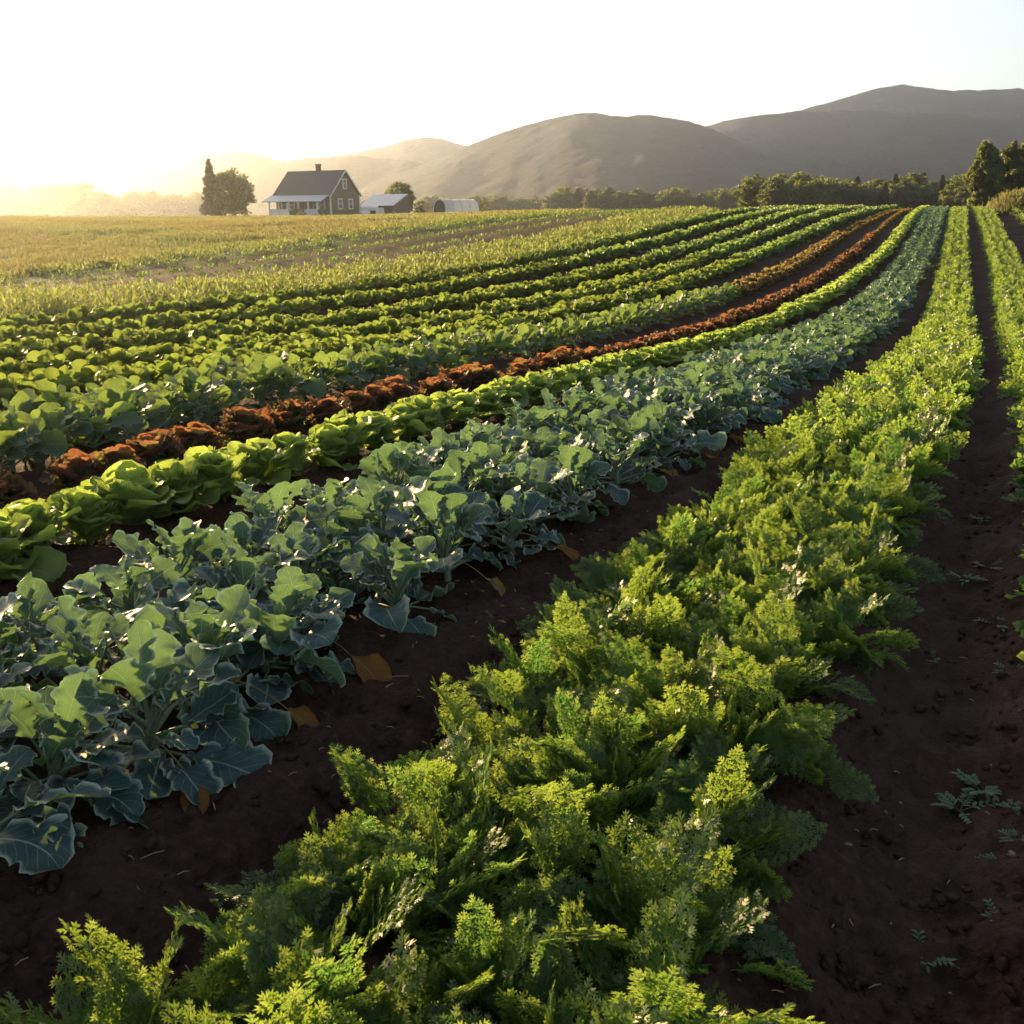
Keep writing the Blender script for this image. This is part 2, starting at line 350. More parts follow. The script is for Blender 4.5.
def build_ground():
    az = np.concatenate([np.arange(-180, -50, 4.), np.arange(-50, -38, .6), np.arange(-38, 40, .2), np.arange(40, 52, .6), np.arange(52, 181, 4.)])
    az[-1] = 180.0
    rr = [.25]
    while rr[-1] < 3000: rr.append(rr[-1] * (1.011 if rr[-1] < 60 else 1.02 if rr[-1] < 150 else 1.09))
    rr = np.array(rr); A, Q = np.meshgrid(np.radians(az), rr)
    X, Y = Q * np.sin(A), Q * np.cos(A)
    z = ground(X, Y)
    near = 1 - sstep((Q - 12) / 25)
    left = X < Z_soT(Y)
    s = X * .4 + Y * .91
    z += near * (.05 * fbm(X * 2.2, Y * 2.2, 3, 3) + .05 * fbm(X * 9, Y * 9, 5, 11))
    cl = vnoise(X * 17, Y * 17, 31) + .6 * vnoise(X * 33, Y * 33, 32); z += near * .06 * np.clip(cl - .12, 0, 1)
    dp = RW['carrot'].off(X, Y)                                   # tyre ripple pressed into the path on the right
    path = np.exp(-((dp + 1.32) / .34) ** 2)
    z += near * path * (.026 * np.sin(s * 2 * np.pi / .34 + 2.5 * vnoise(X * 1.5, Y * 1.5, 5)) - .03)
    z += .25 * fbm(X / 40, Y / 40, 3, 20) * sstep((Q - 100) / 150)
    n = len(az)
    mb = MB(); mb.add(np.stack([X, Y, z], -1).reshape(-1, 3), grid_faces(n, len(rr)))
    cen = ground(np.array([0.]), np.array([0.]))[0]
    mb.add(np.concatenate([[[0, 0, cen]], np.stack([X[0], Y[0], z[0]], -1)]), [(0, i + 1, i + 2) for i in range(n - 1)])
    me = mb.mesh('soil_ground', M_soil)
    jit = 1.2 * fbm(X / 3, Y / 3, 3, 40)
    crest = sstep((Y - 96) / 6)
    hay = np.maximum(sstep((Z_grT(Y) + jit - X) / .8), crest * (X < 24)) ; hay = np.maximum(hay, sstep((Q - 140) / 30) * .6)
    gr = ((X < Z_soT(Y) + jit) & (X > Z_grT(Y) - 2)).astype(float) * (Y < 90)
    gr = np.maximum(gr, .8 * sstep((Y - 108) / 10)); gr = np.maximum(gr, .55 * ((X < Z_swB(Y)) & (X > Z_swT(Y))))
    tl = sstep((Z_swT(Y) + .5 * jit - X) / .5) * sstep((X - Z_soT(Y) + .3 * jit) / .5) * (Y < 95) * (Y > 20)
    for nm, a in (('hay', hay), ('sward', gr), ('tilled', tl)):
        at = me.attributes.new(nm, 'FLOAT', 'POINT')
        at.data.foreach_set('value', np.concatenate([a.reshape(-1), [0], a[0]]).astype(np.float32))
    o = obj('ground', me); o['kind'] = 'structure'; return o
build_ground()

def project(X, Y, Z):
    d = Y * CP - (Z - EYE) * SP; d = np.where(d < .05, .05, d)
    return 512 + 1024 * X / d, 512 - 1024 * (Y * SP + (Z - EYE) * CP) / d, d
def in_frame(X, Y, Z, r, m=50):
    px, py, d = project(X, Y, Z); e = 1024 * r / d
    return (Y > .3) & (px > -m - e) & (px < 1024 + m + e) & (py < 1024 + m + e)

# ------------------------------------------------------------------ leaves
SH = {
 'kale': ([0, .08, .2, .38, .58, .76, .9, 1], [.14, .26, .5, .82, 1, .93, .62, .04]),
 'round': ([0, .1, .25, .5, .72, .9, 1], [.2, .42, .72, .98, 1, .72, .1]),
 'lett': ([0, .15, .4, .7, .88, 1], [.42, .52, .8, 1, .82, .25]),
 'oval': ([0, .2, .5, .8, 1], [.1, .75, 1, .65, .05]),
}
def leaf(mb, L, Wd, shape, nu, nv, base, az, elev, droop, cup=.2, ruf=0., rf=3., lobe=0., twist=0., rg=rng, m=0, lr=None, roll=0., dexp=1.3, fold=0., blis=0.):
    v = np.linspace(0, 1, nv); u = np.linspace(-1, 1, nu)
    e = elev - droop * v ** dexp
    ds = L / (nv - 1)
    r = np.concatenate([[0], np.cumsum(np.cos(e[:-1]) * ds)]); z = np.concatenate([[0], np.cumsum(np.sin(e[:-1]) * ds)])
    lat = roll * L * v ** 2
    w = np.interp(v, *SH[shape]) * Wd / 2
    Us, Vs = np.meshgrid(u, v)
    sd = np.sign(Us); ph = rg.random(2) * 6.28
    P = np.where(sd < 0, ph[0], ph[1])
    if lobe:
        w2 = w[:, None] * (1 + lobe * np.abs(Us) * (np.sin(2 * np.pi * rf * .9 * Vs + P) + .45 * np.sin(2 * np.pi * rf * 2.3 * Vs + 2 * P) + .22 * np.sin(2 * np.pi * rf * 4.7 * Vs + P)))
    else: w2 = np.repeat(w[:, None], nu, 1)
    x = Us * w2
    hgt = cup * w2 * np.abs(Us) ** 1.8 + fold * np.abs(x) + ruf * L * np.abs(Us) ** 2.2 * (np.sin(2 * np.pi * rf * Vs + P) + .45 * np.sin(2 * np.pi * rf * 2.1 * Vs + 1.7 * P)) * np.sin(np.pi * np.clip(Vs * .9 + .15, 0, 1))
    if blis: hgt = hgt + blis * L * (vnoise(Us * 2.6 + ph[0] * 9, Vs * 6 + ph[1] * 9, 60) + .5 * vnoise(Us * 6 + ph[1] * 9, Vs * 13, 61)) * np.sqrt(np.clip(np.abs(Us), .15, 1))
    tw = twist * Vs
    xs = x * np.cos(tw) - hgt * np.sin(tw); hn = x * np.sin(tw) + hgt * np.cos(tw)
    en = e[:, None]
    R_ = r[:, None] - np.sin(en) * hn; Z_ = z[:, None] + np.cos(en) * hn; S_ = xs + lat[:, None]
    ca, sa = math.cos(az), math.sin(az)
    V = np.stack([base[0] + R_ * ca - S_ * sa, base[1] + R_ * sa + S_ * ca, base[2] + Z_], -1)
    mb.add(V.reshape(-1, 3), grid_faces(nu, nv), np.stack([Us, Vs], -1).reshape(-1, 2), rg.random() if lr is None else lr, m)
    return V[-1, nu // 2]

def petiole(mb, az, r0, z0, L, elev, droop, rad, n=5, sides=5, m=0, rg=rng):
    v = np.linspace(0, 1, n); e = elev - droop * v
    r = r0 + np.concatenate([[0], np.cumsum(np.cos(e[:-1]) * L / (n - 1))]); z = z0 + np.concatenate([[0], np.cumsum(np.sin(e[:-1]) * L / (n - 1))])
    p = np.stack([r * math.cos(az), r * math.sin(az), z], 1)
    if rad: tube(mb, p, np.linspace(rad, rad * .6, n), sides, m, rg.random())
    return p[-1], e[-1]

def kale_plant(rg, hi=True, n=None, shape='kale', S_=1.0, upright=0.0, lob=.13, ruf=.085):
    lv, st = MB(), MB(); n = n or int(rg.integers(19, 25))
    stem = .125 * S_; tube(st, [(0, 0, -.05), (.01, 0, stem * .6), (0, .005, stem + .06)], [.017, .014, .009], 6)
    a0 = rg.random() * 6.28
    for i in range(n):
        t = i / (n - 1); az = a0 + i * 2.399 + rg.normal(0, .2)
        pe = R(14 + 54 * t + 14 * upright) + rg.normal(0, .22); pl = (.125 - .03 * t) * S_ * rg.uniform(.75, 1.25)
        p, e = petiole(st, az, .008, stem * (.35 + .75 * t), pl, pe, R(8), .0065 * S_, sides=5 if hi else 3, rg=rg)
        L = (.205 - .065 * t ** 1.5) * S_ * rg.uniform(.62, 1.18)
        big = (13, 25) if hi else (5, 8)
        leaf(lv, L, L * rg.uniform(.66, .82), shape, *big, p - .01 * np.array([math.cos(az), math.sin(az), 0]), az + rg.normal(0, .35), e + R(rg.uniform(-12, 22)), R(rg.uniform(15, 105) * (1.05 - .55 * t)),
             blis=.05 if hi else 0., cup=rg.uniform(.05, .35), ruf=ruf * rg.uniform(.6, 1.4), rf=rg.uniform(2.6, 3.8), lobe=lob, twist=rg.normal(0, .6), rg=rg, roll=rg.normal(0, .18), dexp=rg.uniform(1.0, 1.8))
    return lv, st

def lettuce_head(rg, hi=True):
    mb = MB(); n = 28 if hi else 18
    a0 = rg.random() * 6.28
    for i in range(n):
        t = i / (n - 1); az = a0 + i * 2.399 + rg.normal(0, .2)
        L = (.225 - .05 * t) * rg.uniform(.78, 1.15); el = R(40 + 46 * t ** .7) + rg.normal(0, .16)
        leaf(mb, L, L * rg.uniform(.66, .9), 'lett', *((11, 16) if hi else (5, 7)), (.022 * (1 - t) * math.cos(az), .022 * (1 - t) * math.sin(az), .01 + .05 * t), az, el, R(rg.uniform(-8, 42) * t + (1 - t) * rg.uniform(20, 80)),
             blis=.11 if hi else 0., cup=rg.uniform(.1, .4), ruf=.08, rf=rg.uniform(2.2, 3.6), lobe=.08, twist=rg.normal(0, .3), rg=rg, dexp=rg.uniform(1.2, 2.2))
    return mb
def red_head(rg, hi=True):
    mb = MB(); n = 52 if hi else 28
    for i in range(n):
        t = i / (n - 1); az = i * 2.399 + rg.normal(0, .3)
        L = (.17 - .02 * t) * rg.uniform(.75, 1.2); el = R(25 + 55 * t) + rg.normal(0, .25)
        leaf(mb, L, L * rg.uniform(.65, .95), 'lett', *((11, 25) if hi else (5, 11)), (.03 * math.cos(az), .03 * math.sin(az), .01 + .09 * t), az, el, R(rg.uniform(-10, 70) * (1.1 - t)),
             blis=.12 if hi else 0., cup=rg.uniform(.0, .35), ruf=.12, rf=rg.uniform(5., 7.5), lobe=.22, twist=rg.normal(0, .35), rg=rg, dexp=rg.uniform(1.2, 2.4))
    return mb

def _lance(x0, y0, ang, L, w):
    c, q = math.cos(ang), math.sin(ang)
    return [(x0, y0, 0), (x0 + .5 * L * c - w * q, y0 + .5 * L * q + w * c, .04), (x0 + L * c, y0 + L * q, -.03), (x0 + .5 * L * c + w * q, y0 + .5 * L * q - w * c, .04)]
LEAFLET = np.array(_lance(0, 0, 0, .92, .11) + _lance(.08, 0, .8, .6, .09) + _lance(.08, 0, -.8, .6, .09) + _lance(.4, 0, .62, .46, .08) + _lance(.4, 0, -.62, .46, .08))
LEAFLET_F = [(i, i + 3, i + 2, i + 1) for i in range(0, 20, 4)]
def leaflet(mb, p, d, nrm, L, lod, lr, v):
    d = d / (np.linalg.norm(d) + 1e-9); s = np.cross(nrm, d); s /= np.linalg.norm(s) + 1e-9; n = np.cross(d, s)
    B = np.stack([d, s, n])
    if lod == 0:
        V = p + (LEAFLET * L) @ B; F = LEAFLET_F
    else:
        V = p + (np.array([(0, 0, 0), (.5, .42, .08), (1, 0, -.05), (.5, -.42, .08)]) * L) @ B; F = [(0, 3, 2, 1)]
    mb.add(V, F, np.repeat([[0, v]], len(V), 0), lr)
def frond(lv, st, az, L, elev, droop, lod, rg, base=(0, 0, 0)):
    n = 9; t = np.linspace(0, 1, n); e = elev - droop * t ** 1.6
    r = np.concatenate([[0], np.cumsum(np.cos(e[:-1]) * L / (n - 1))]); z = np.concatenate([[0], np.cumsum(np.sin(e[:-1]) * L / (n - 1))])
    bend = rg.normal(0, .1) * L * t ** 2
    ca, sa = math.cos(az), math.sin(az)
    P = np.stack([r * ca - bend * sa, r * sa + bend * ca, z], 1) + np.array(base)
    tube(st, P, np.linspace(.0026, .0008, n), 4 if lod == 0 else 3, lr=rg.random())
    lr = rg.random(); npair = (7, 6, 4)[lod]; bare = rg.uniform(.4, .52)
    tw = rg.normal(0, .7)
    for k in range(npair + 1):
        q = bare + (1 - bare) * (k / npair) ** .9; 
        i = min(q * (n - 1), n - 1.001); j = int(i); p = P[j] + (P[j + 1] - P[j]) * (i - j)
        tg = P[j + 1] - P[j]; tg /= np.linalg.norm(tg)
        side = np.cross(tg, (0, 0, 1)); side /= np.linalg.norm(side) + 1e-9; up = np.cross(side, tg)
        side, up = side * math.cos(tw) + up * math.sin(tw), up * math.cos(tw) - side * math.sin(tw)
        pl = L * .25 * (1 - .78 * (k / npair)) * rg.uniform(.75, 1.25) + .01
        for sg in ((1, -1) if k < npair else (0,)):
            d = tg * (.62 if sg else 1) + side * sg + up * rg.normal(.22, .16); d /= np.linalg.norm(d)
            nl = max(2, int(round(pl / (.019, .022, .035)[lod])))
            s2 = np.cross(up, d); s2 /= np.linalg.norm(s2) + 1e-9
            if lod == 0: tube(st, [p, p + d * pl * .5 - np.array([0, 0, .002]), p + d * pl * .95 - np.array([0, 0, .008])], [.001, .0008, .0005], 3, lr=lr)
            for a in range(nl):
                f = (a + .6) / nl; c = p + d * pl * f - np.array([0, 0, .012 * f * f])
                ll = (.036, .034, .05)[lod] * (1 - .3 * f) * rg.uniform(.8, 1.25)
                for s3 in (1, -1):
                    leaflet(lv, c, d * .7 + s2 * s3 + up * rg.normal(.1, .22), up + rg.normal(0, .28, 3), ll, lod, lr, .25 + .75 * f * rg.random())
            leaflet(lv, p + d * pl * .86, d, up + rg.normal(0, .25, 3), (.03, .034, .05)[lod], lod, lr, .7)
def carrot_plant(rg, lod=0):
    lv, st = MB(), MB(); n = (10, 9, 8)[lod]
    for i in range(n):
        t = i / (n - 1); az = i * 2.399 + rg.normal(0, .3)
        frond(lv, st, az, rg.uniform(.22, .42) * (.8 + .2 * t), R(30 + 48 * t) + rg.normal(0, .16), R(rg.uniform(25, 90)) * (1.15 - .55 * t), lod, rg, (.01 * math.cos(az), .01 * math.sin(az), -.02))
    return lv, st

def bush(rg, lod=0, h=.42, w=.25, ls=.058):
    """low leafy crop plant: rounded leaves on short stalks filling a dome"""
    lv = MB(); n = (170, 100, 44)[lod]; k = (1, 1.25, 1.9)[lod]
    for i in range(n):
        az = i * 2.399 + rg.normal(0, .3); f = rg.random() ** .35; el = math.acos(1 - rg.random() * .95)
        p = np.array([math.sin(el) * math.cos(az) * w * f, math.sin(el) * math.sin(az) * w * f, .05 + math.cos(el) * h * f])
        L = ls * k * rg.uniform(.7, 1.3)
        if lod < 2: tube(lv, [(0, 0, 0), p * np.array([.5, .5, .7]), p], .0025, 3, lr=rg.random())
        leaf(lv, L, L * .85, 'round', *((4, 4), (3, 3), (3, 3))[lod], p, az + rg.normal(0, .5), R(rg.uniform(-10, 65)), R(rg.uniform(10, 80)), cup=rg.uniform(0, .5), ruf=.05, rf=2, rg=rg, twist=rg.normal(0, .4))
    return lv
def tuft(rg, lod, n, h, spread, Lr, wr=.5):
    """upright feathery plant for the dense strips"""
    lv = MB()
    for i in range(n):
        az = rg.random() * 6.28; b = rg.normal(0, spread, 2); z = rg.uniform(.05, h)
        L = Lr * rg.uniform(.6, 1.3)
        leaf(lv, L, L * wr, 'oval', 3, 3, (b[0], b[1], z), az, R(rg.uniform(15, 85)), R(rg.uniform(0, 70)), rg=rg, cup=.2)
    return lv

# ------------------------------------------------------------------ planting
ORD = ['first', 'second', 'third', 'fourth', 'fifth', 'sixth', 'seventh', 'eighth', 'ninth', 'tenth', 'eleventh', 'twelfth']
def spots(row, step, y0, y1, offs, jit=.04, stag=True):
    out = []
    for k, o in enumerate(offs):
        Y = RW[row].walk(step, y0 + (step * .5 if stag and k % 2 else 0), y1)
        Y = Y + rng.normal(0, jit, len(Y)); x, y = RW[row].at(Y, o + rng.normal(0, jit, len(Y)))
        out.append(np.stack([x, y, np.full(len(x), k)], 1))
    p = np.concatenate(out); z = ground(p[:, 0], p[:, 1])
    p = np.column_stack([p[:, 0], p[:, 1], z, p[:, 2]])
    d = np.hypot(p[:, 0], p[:, 1]); return p[np.argsort(d)]
def visible(p, r=.35, m=40): return p[in_frame(p[:, 0], p[:, 1], p[:, 2] + .2, r, m)]
def merged(name, pts, protos, mats, label, cat, group=None, smin=.85, smax=1.15, sink=.02, tiltd=6):
    mb = MB()
    for q in pts:
        pr = protos[int(rng.integers(len(protos)))]
        mb.addmb(pr, mat4((q[0], q[1], q[2] - sink), rng.random() * 6.28, rng.uniform(smin, smax), (R(rng.normal(0, tiltd)), R(rng.normal(0, tiltd)))))
    o = obj(name, mb.mesh(name, mats)); tag(o, label, cat, group, 'stuff'); return o
def both(lv, st):
    mb = MB(); mb.addmb(lv, m=0); mb.addmb(st, m=1); return mb

TIER = lambda d, lim, names: names[int(np.searchsorted(lim, d))]
def plant_set(pts, name, near_parts, near_meshes, far_meshes, n_near, labelf, cat, group, smin, smax, sink=.02, tiltd=5, limit=300):
    """individual plants: the nearest with their parts, the rest as single meshes; returns the roots"""
    roots = []
    for i, q in enumerate(pts[:limit]):
        rz, sc = rng.random() * 6.28, rng.uniform(smin, smax)
        loc = (q[0], q[1], q[2] - sink); tl = (R(rng.normal(0, tiltd)), R(rng.normal(0, tiltd)))
        if i < n_near and near_parts:
            o = empty(name, loc); k = int(rng.integers(len(near_parts)))
            for pn, me in near_parts[k]: obj(pn, me, o)
        else:
            lst = near_meshes if i < n_near else far_meshes
            o = obj(name, lst[int(rng.integers(len(lst)))]); o.location = loc
        if q[1] > 26 and 'lettuce' in name: sc *= 1.3
        o.rotation_euler = (tl[0], tl[1], rz); o.scale = (sc, sc, sc)
        tag(o, labelf(i, q), cat, group); roots.append(o)
    return roots

# ---- carrots in the bed in front of the camera and to its right
car = [carrot_plant(np.random.default_rng(100 + i), 0) for i in range(6)]
car_parts = [[('foliage', a.mesh('carrot_foliage', M_carrot)), ('stalks', b.mesh('carrot_stalks', M_cstem))] for a, b in car]
car1 = [both(*carrot_plant(np.random.default_rng(120 + i), 1)).mesh('carrot_plant', [M_carrot, M_cstem]) for i in range(5)]
p = visible(spots('carrot', .155, .9, 92, (.43, .18, -.07, -.31), .055), .4)
FILE = ['left edge file', 'left inner file', 'right inner file', 'right edge file']
def car_label(i, q):
    d = math.hypot(q[0], q[1])
    t = TIER(d, [1.9, 2.7, 3.8, 5.2, 7.5], ['nearest the camera', 'in the foreground', 'a little way up', 'at mid length', 'farther up', 'where it narrows'])
    return 'feathery carrot plant, %s of the front bed, %s' % (FILE[int(q[3])], t)
plant_set(p, 'carrot_plant', car_parts, None, car1, 170, car_label, 'carrot plant', 'carrot plants in the front bed', .72, 1.1, tiltd=8)
carf = [both(*carrot_plant(np.random.default_rng(140 + i), 2)) for i in range(4)]
pr = visible(spots('carrot_right', .17, 3, 92, (.42, 0, -.42), .05), .4)
# the far end of the bed shows three separate lines
pf = p[300:]; far3 = pf[pf[:, 1] > 24]; pf = pf[pf[:, 1] <= 24]
pq = visible(spots('carrot', .2, 24, 92, (.42, .05, -.32), .03), .4)
merged('carrot_tops', np.concatenate([pf, pq, pr]), carf, [M_carrot, M_cstem], 'carrot foliage running up the hill in long green lines', 'carrot plants', smin=.7, smax=.95)

# ---- kale
kal = [kale_plant(np.random.default_rng(200 + i)) for i in range(7)]
kal_parts = [[('leaves', a.mesh('kale_leaves', M_kale)), ('stalks', b.mesh('kale_stalks', M_kstem))] for a, b in kal]
kal1 = [both(*kale_plant(np.random.default_rng(220 + i), False)).mesh('kale_plant', [M_kale, M_kstem]) for i in range(5)]
p = visible(spots('kale', .36, 1.2, 92, (.66, .2, -.26), .07), .4)
front = [i for i, q in enumerate(p[:60]) if q[3] == 2]
front.sort(key=lambda i: project(*p[i][:3])[0])
frank = {i: k for k, i in enumerate(front)}
def kale_label(i, q):
    d = math.hypot(q[0], q[1])
    if i in frank and frank[i] < 12: return 'blue-green kale plant edging the bare path, %s from left of front file' % ORD[frank[i]]
    t = TIER(d, [4.5, 7, 12, 25], ['in the left foreground', 'level with the nearest lettuces', 'half way along', 'down in the dip', 'on the far slope'])
    return 'blue-green kale plant, %s, %s' % (['file by the lettuces', 'middle file', 'file by the bare path'][int(q[3])], t)
kr = plant_set(p, 'kale_plant', kal_parts, None, kal1, 110, kale_label, 'kale plant', 'kale plants in the long bed', 1.0, 1.32, tiltd=8)
if len(p) > 300: merged('kale_tops', p[300:], [both(*kale_plant(np.random.default_rng(240 + i), False, 11)) for i in range(3)], [M_kale, M_kstem], 'kale foliage of the bed at the top of the hill', 'kale plants')
# dying leaves hanging from a few of the front plants onto the path
def withered(x, y, size, hue, lab):
    near = min([kr[i] for i in front], key=lambda o: (o.location.x - x) ** 2 + (o.location.y - y) ** 2)
    az = math.atan2(-.5, .87) + .25 * math.sin(x * 40); d = .27 + .05 * math.sin(y * 9)
    g = np.random.default_rng(int(abs(x) * 1000)); mb = MB(); z0 = .13
    pe, e = petiole(mb, az, .01, z0, d, R(0), R(38), .004, 5, 4, 0, g)
    leaf(mb, size, size * .62, 'kale', 9, 12, pe, az + g.normal(0, .3), R(-18), R(50), blis=.1, cup=.6, ruf=.07, rf=1.6, lobe=.03, rg=g, lr=hue, twist=g.normal(0, .5))
    o = obj('withered_leaf', mb.mesh('withered_leaf', M_with), near); o['label'] = lab
    bpy.context.view_layer.update(); Mi = Matrix.Translation(near.location) 
    o.matrix_parent_inverse = (near.matrix_basis.inverted() @ Mi)
withered(-.79, 3.91, .2, .72, 'large orange-brown dying leaf')
withered(-1.28, 3.13, .13, .1, 'small yellow dying leaf on the soil')
withered(-1.19, 3.50, .15, .2, 'yellow-orange dying leaf')
withered(.68, 6.77, .16, .0, 'orange dying leaf')
withered(-.54, 4.64, .12, .3, 'yellowing leaf lying on the soil')
withered(-.1, 5.3, .13, .45, 'small orange dying leaf')
withered(2.6, 11.2, .14, .0, 'orange dying leaf on the dip side')
withered(2.0, 9.6, .13, .6, 'brownish dying leaf')
withered(1.35, 7.75, .13, .1, 'pale orange dying leaf')

# ---- green lettuces
le = [lettuce_head(np.random.default_rng(300 + i)).mesh('lettuce_head', M_lett) for i in range(5)]
le1 = [lettuce_head(np.random.default_rng(310 + i), False).mesh('lettuce_head', M_lett) for i in range(4)]
p = visible(spots('lettuce', .36, 3.5, 92, (0,), .035), .3)
ordx = {i: k for k, i in enumerate(sorted(range(min(14, len(p))), key=lambda i: project(*p[i][:3])[0]))}
def le_label(i, q):
    if ordx.get(i, 99) < 12: return 'round green lettuce head behind the kale, %s from left in its row' % ORD[ordx[i]]
    t = TIER(math.hypot(q[0], q[1]), [14, 24, 40], ['in the middle of the field', 'going down into the dip', 'climbing the far slope', 'near the crest'])
    return 'bright green lettuce head between kale and red lettuce rows, %s' % t
plant_set(p, 'lettuce_head', None, le, le1, 60, le_label, 'lettuce', 'green lettuces in a row', 1.3, 1.6)

# ---- red lettuces (near row, then the bronze upper part of the cabbage row)
re_ = [red_head(np.random.default_rng(330 + i)).mesh('red_lettuce', M_red) for i in range(4)]
re1p = [red_head(np.random.default_rng(340 + i), False) for i in range(3)]; re1 = [a.mesh('red_lettuce', M_red) for a in re1p]
p = visible(spots('red', .36, 4.5, 92, (0.,), .06), .3); pb = visible(spots('collard', .38, 33.5, 92, (.18, -.18), .04), .3)
pa = np.concatenate([p, np.column_stack([pb[:, :3], pb[:, 3] + 10])]); pa = pa[np.argsort(np.hypot(pa[:, 0], pa[:, 1]))]
ordr = {i: k for k, i in enumerate(sorted(range(14), key=lambda i: project(*pa[i][:3])[0]))}
def re_label(i, q):
    if q[3] >= 10: return 'bronze lettuce head in the upper row above the cabbages on the slope'
    if ordr.get(i, 99) < 12: return 'frilly red-brown lettuce behind the green lettuces, %s from left in row' % ORD[ordr[i]]
    t = TIER(math.hypot(q[0], q[1]), [16, 26, 42], ['in the middle of the field', 'going down into the dip', 'climbing the far slope', 'near the crest'])
    return 'frilly red-brown lettuce beside the green lettuce row, %s' % t
rb_ = plant_set(pa, 'red_lettuce', None, re_, re1, 60, re_label, 'red lettuce', 'red lettuces in the dark rows', 1.05, 1.4)
re2 = [a.mesh('bronze_lettuce', M_bronze) for a in re1p]
for i, o in enumerate(rb_):
    if pa[i][3] >= 10: o.data = re2[i % 3]
if len(pa) > 300: merged('red_lettuce_tops', pa[300:], re1p, M_bronze, 'bronze lettuce foliage along the crest of the hill', 'red lettuces')

# ---- cabbages / collards
co = [kale_plant(np.random.default_rng(400 + i), True, 21, 'round', 1.0, .45, .08, .045) for i in range(5)]
co_parts = [[('leaves', a.mesh('cabbage_leaves', M_coll)), ('stalks', b.mesh('cabbage_stalks', M_kstem))] for a, b in co]
co1 = [both(*kale_plant(np.random.default_rng(420 + i), False, 17, 'round', 1.0, .45, .06, .04)).mesh('cabbage_plant', [M_coll, M_kstem]) for i in range(4)]
p = visible(spots('collard', .42, 5.5, 33.5, (.3, -.22), .05), .4)
ordc = {i: k for k, i in enumerate(sorted([j for j in range(24) if p[j][3] == 1][:12], key=lambda i: project(*p[i][:3])[0]))}
def co_label(i, q):
    if i in ordc: return 'broad-leaved cabbage plant behind the red lettuces, %s from left in front file' % ORD[ordc[i]]
    t = TIER(math.hypot(q[0], q[1]), [12, 20], ['at the left of the photo', 'in the middle of the field', 'down in the dip'])
    return 'grey-green cabbage plant, %s file, %s' % ('front' if q[3] == 1 else 'back', t)
plant_set(p, 'cabbage_plant', co_parts, None, co1, 50, co_label, 'cabbage', 'cabbage plants behind the red lettuces', 1.15, 1.5)

# ---- yellow-green leafy beds further back
def greens_head(rg, lod):
    mb = MB(); n = (32, 22, 13)[lod]
    for i in range(n):
        t = i / (n - 1); az = i * 2.399 + rg.normal(0, .3); L = (.175 - .03 * t) * rg.uniform(.65, 1.25) * (1, 1.05, 1.25)[lod]
        leaf(mb, L, L * rg.uniform(.6, .85), 'lett', *((7, 10), (5, 7), (3, 5))[lod], (.03 * math.cos(az), .03 * math.sin(az), .01 + .05 * t), az, R(28 + 56 * t) + rg.normal(0, .2), R(rg.uniform(-10, 80) * (1.1 - .7 * t)),
             cup=rg.uniform(0, .5), ruf=.13, rf=rg.uniform(2.4, 4), lobe=.12, twist=rg.normal(0, .35), rg=rg, dexp=rg.uniform(1.2, 2.2))
    return mb
bu = [greens_head(np.random.default_rng(500 + i), 0) for i in range(5)]; bum = [a.mesh('leafy_green', M_bush) for a in bu]
bu1 = [greens_head(np.random.default_rng(510 + i), 1) for i in range(4)]; bu1m = [a.mesh('leafy_green', M_bush) for a in bu1]
bu2 = [greens_head(np.random.default_rng(520 + i), 2) for i in range(4)]
P_ = []
for k, r in enumerate(('greens_a', 'greens_b', 'greens_c', 'greens_d', 'greens_e')):
    q = visible(spots(r, .43, 7, 93, (.23, -.23), .06), .35); q[:, 3] = k; P_.append(q)
P_ = np.concatenate(P_); P_ = P_[np.argsort(np.hypot(P_[:, 0], P_[:, 1]))]
BN = ['first bed behind the cabbages', 'second bed behind the cabbages', 'third bed behind the cabbages', 'fourth bed behind the cabbages', 'fifth bed behind the cabbages']
def bu_label(i, q):
    t = 'at the left' if q[0] < -4 else 'left of the middle' if q[0] < -.5 else 'at the middle of the photo'
    return 'yellow-green leafy plant, %s, %s' % (BN[int(q[3])], t)
plant_set(P_, 'leafy_green', None, bum, bu1m, 110, bu_label, 'leafy green', 'yellow-green plants in the beds behind the cabbages', 1.25, 1.8)
rest = P_[300:]
merged('leafy_green_tops', rest[rest[:, 1] < 45], bu1, M_bush, 'yellow-green leafy crop filling the beds behind the cabbages', 'leafy greens', smin=1.45, smax=2.0)
far_ = rest[:, 1] >= 45
for j in np.where(far_)[0]:          # rows draw together into single hedges on the far slope
    r_ = RW['greens_' + 'abcde'[int(rest[j, 3])]]; o_ = float(r_.off(rest[j, 0], rest[j, 1])); rest[j, 0] += .4 * o_
merged('row_crop', rest[rest[:, 1] >= 45], bu2, M_row, 'green crop rows climbing the far slope in stripes', 'row crop', smin=1.5, smax=2.0)
# ---- rows at the right edge
q = np.concatenate([visible(spots(r, .4, 6, 92, (.3, -.3), .06), .35) for r in ('far_right', 'far_right2')])
merged('right_row_crop', q, bu2, M_row, 'dark green crop rows at the right edge of the photo', 'row crop', smin=1.3, smax=1.7)

# ---- dense feathery strip on the left slope
def scatter(n, x0, x1, y0, y1, test):
    x = rng.uniform(x0, x1, n); y = rng.uniform(y0, y1, n); k = test(x, y); x, y = x[k], y[k]
    q = np.column_stack([x, y, ground(x, y), np.zeros(len(x))]); return visible(q, .6, 120)
tf = [tuft(np.random.default_rng(600 + i), 0, 60, .5, .2, .15, .36) for i in range(5)]
q = scatter(9000, -34, 14, 22, 80, lambda x, y: (x < Z_swB(y)) & (x > Z_swT(y)))
merged('feathery_crop', q, tf, M_fern, 'broad strip of tall feathery green crop crossing the left slope', 'crop', smin=.75, smax=1.15)
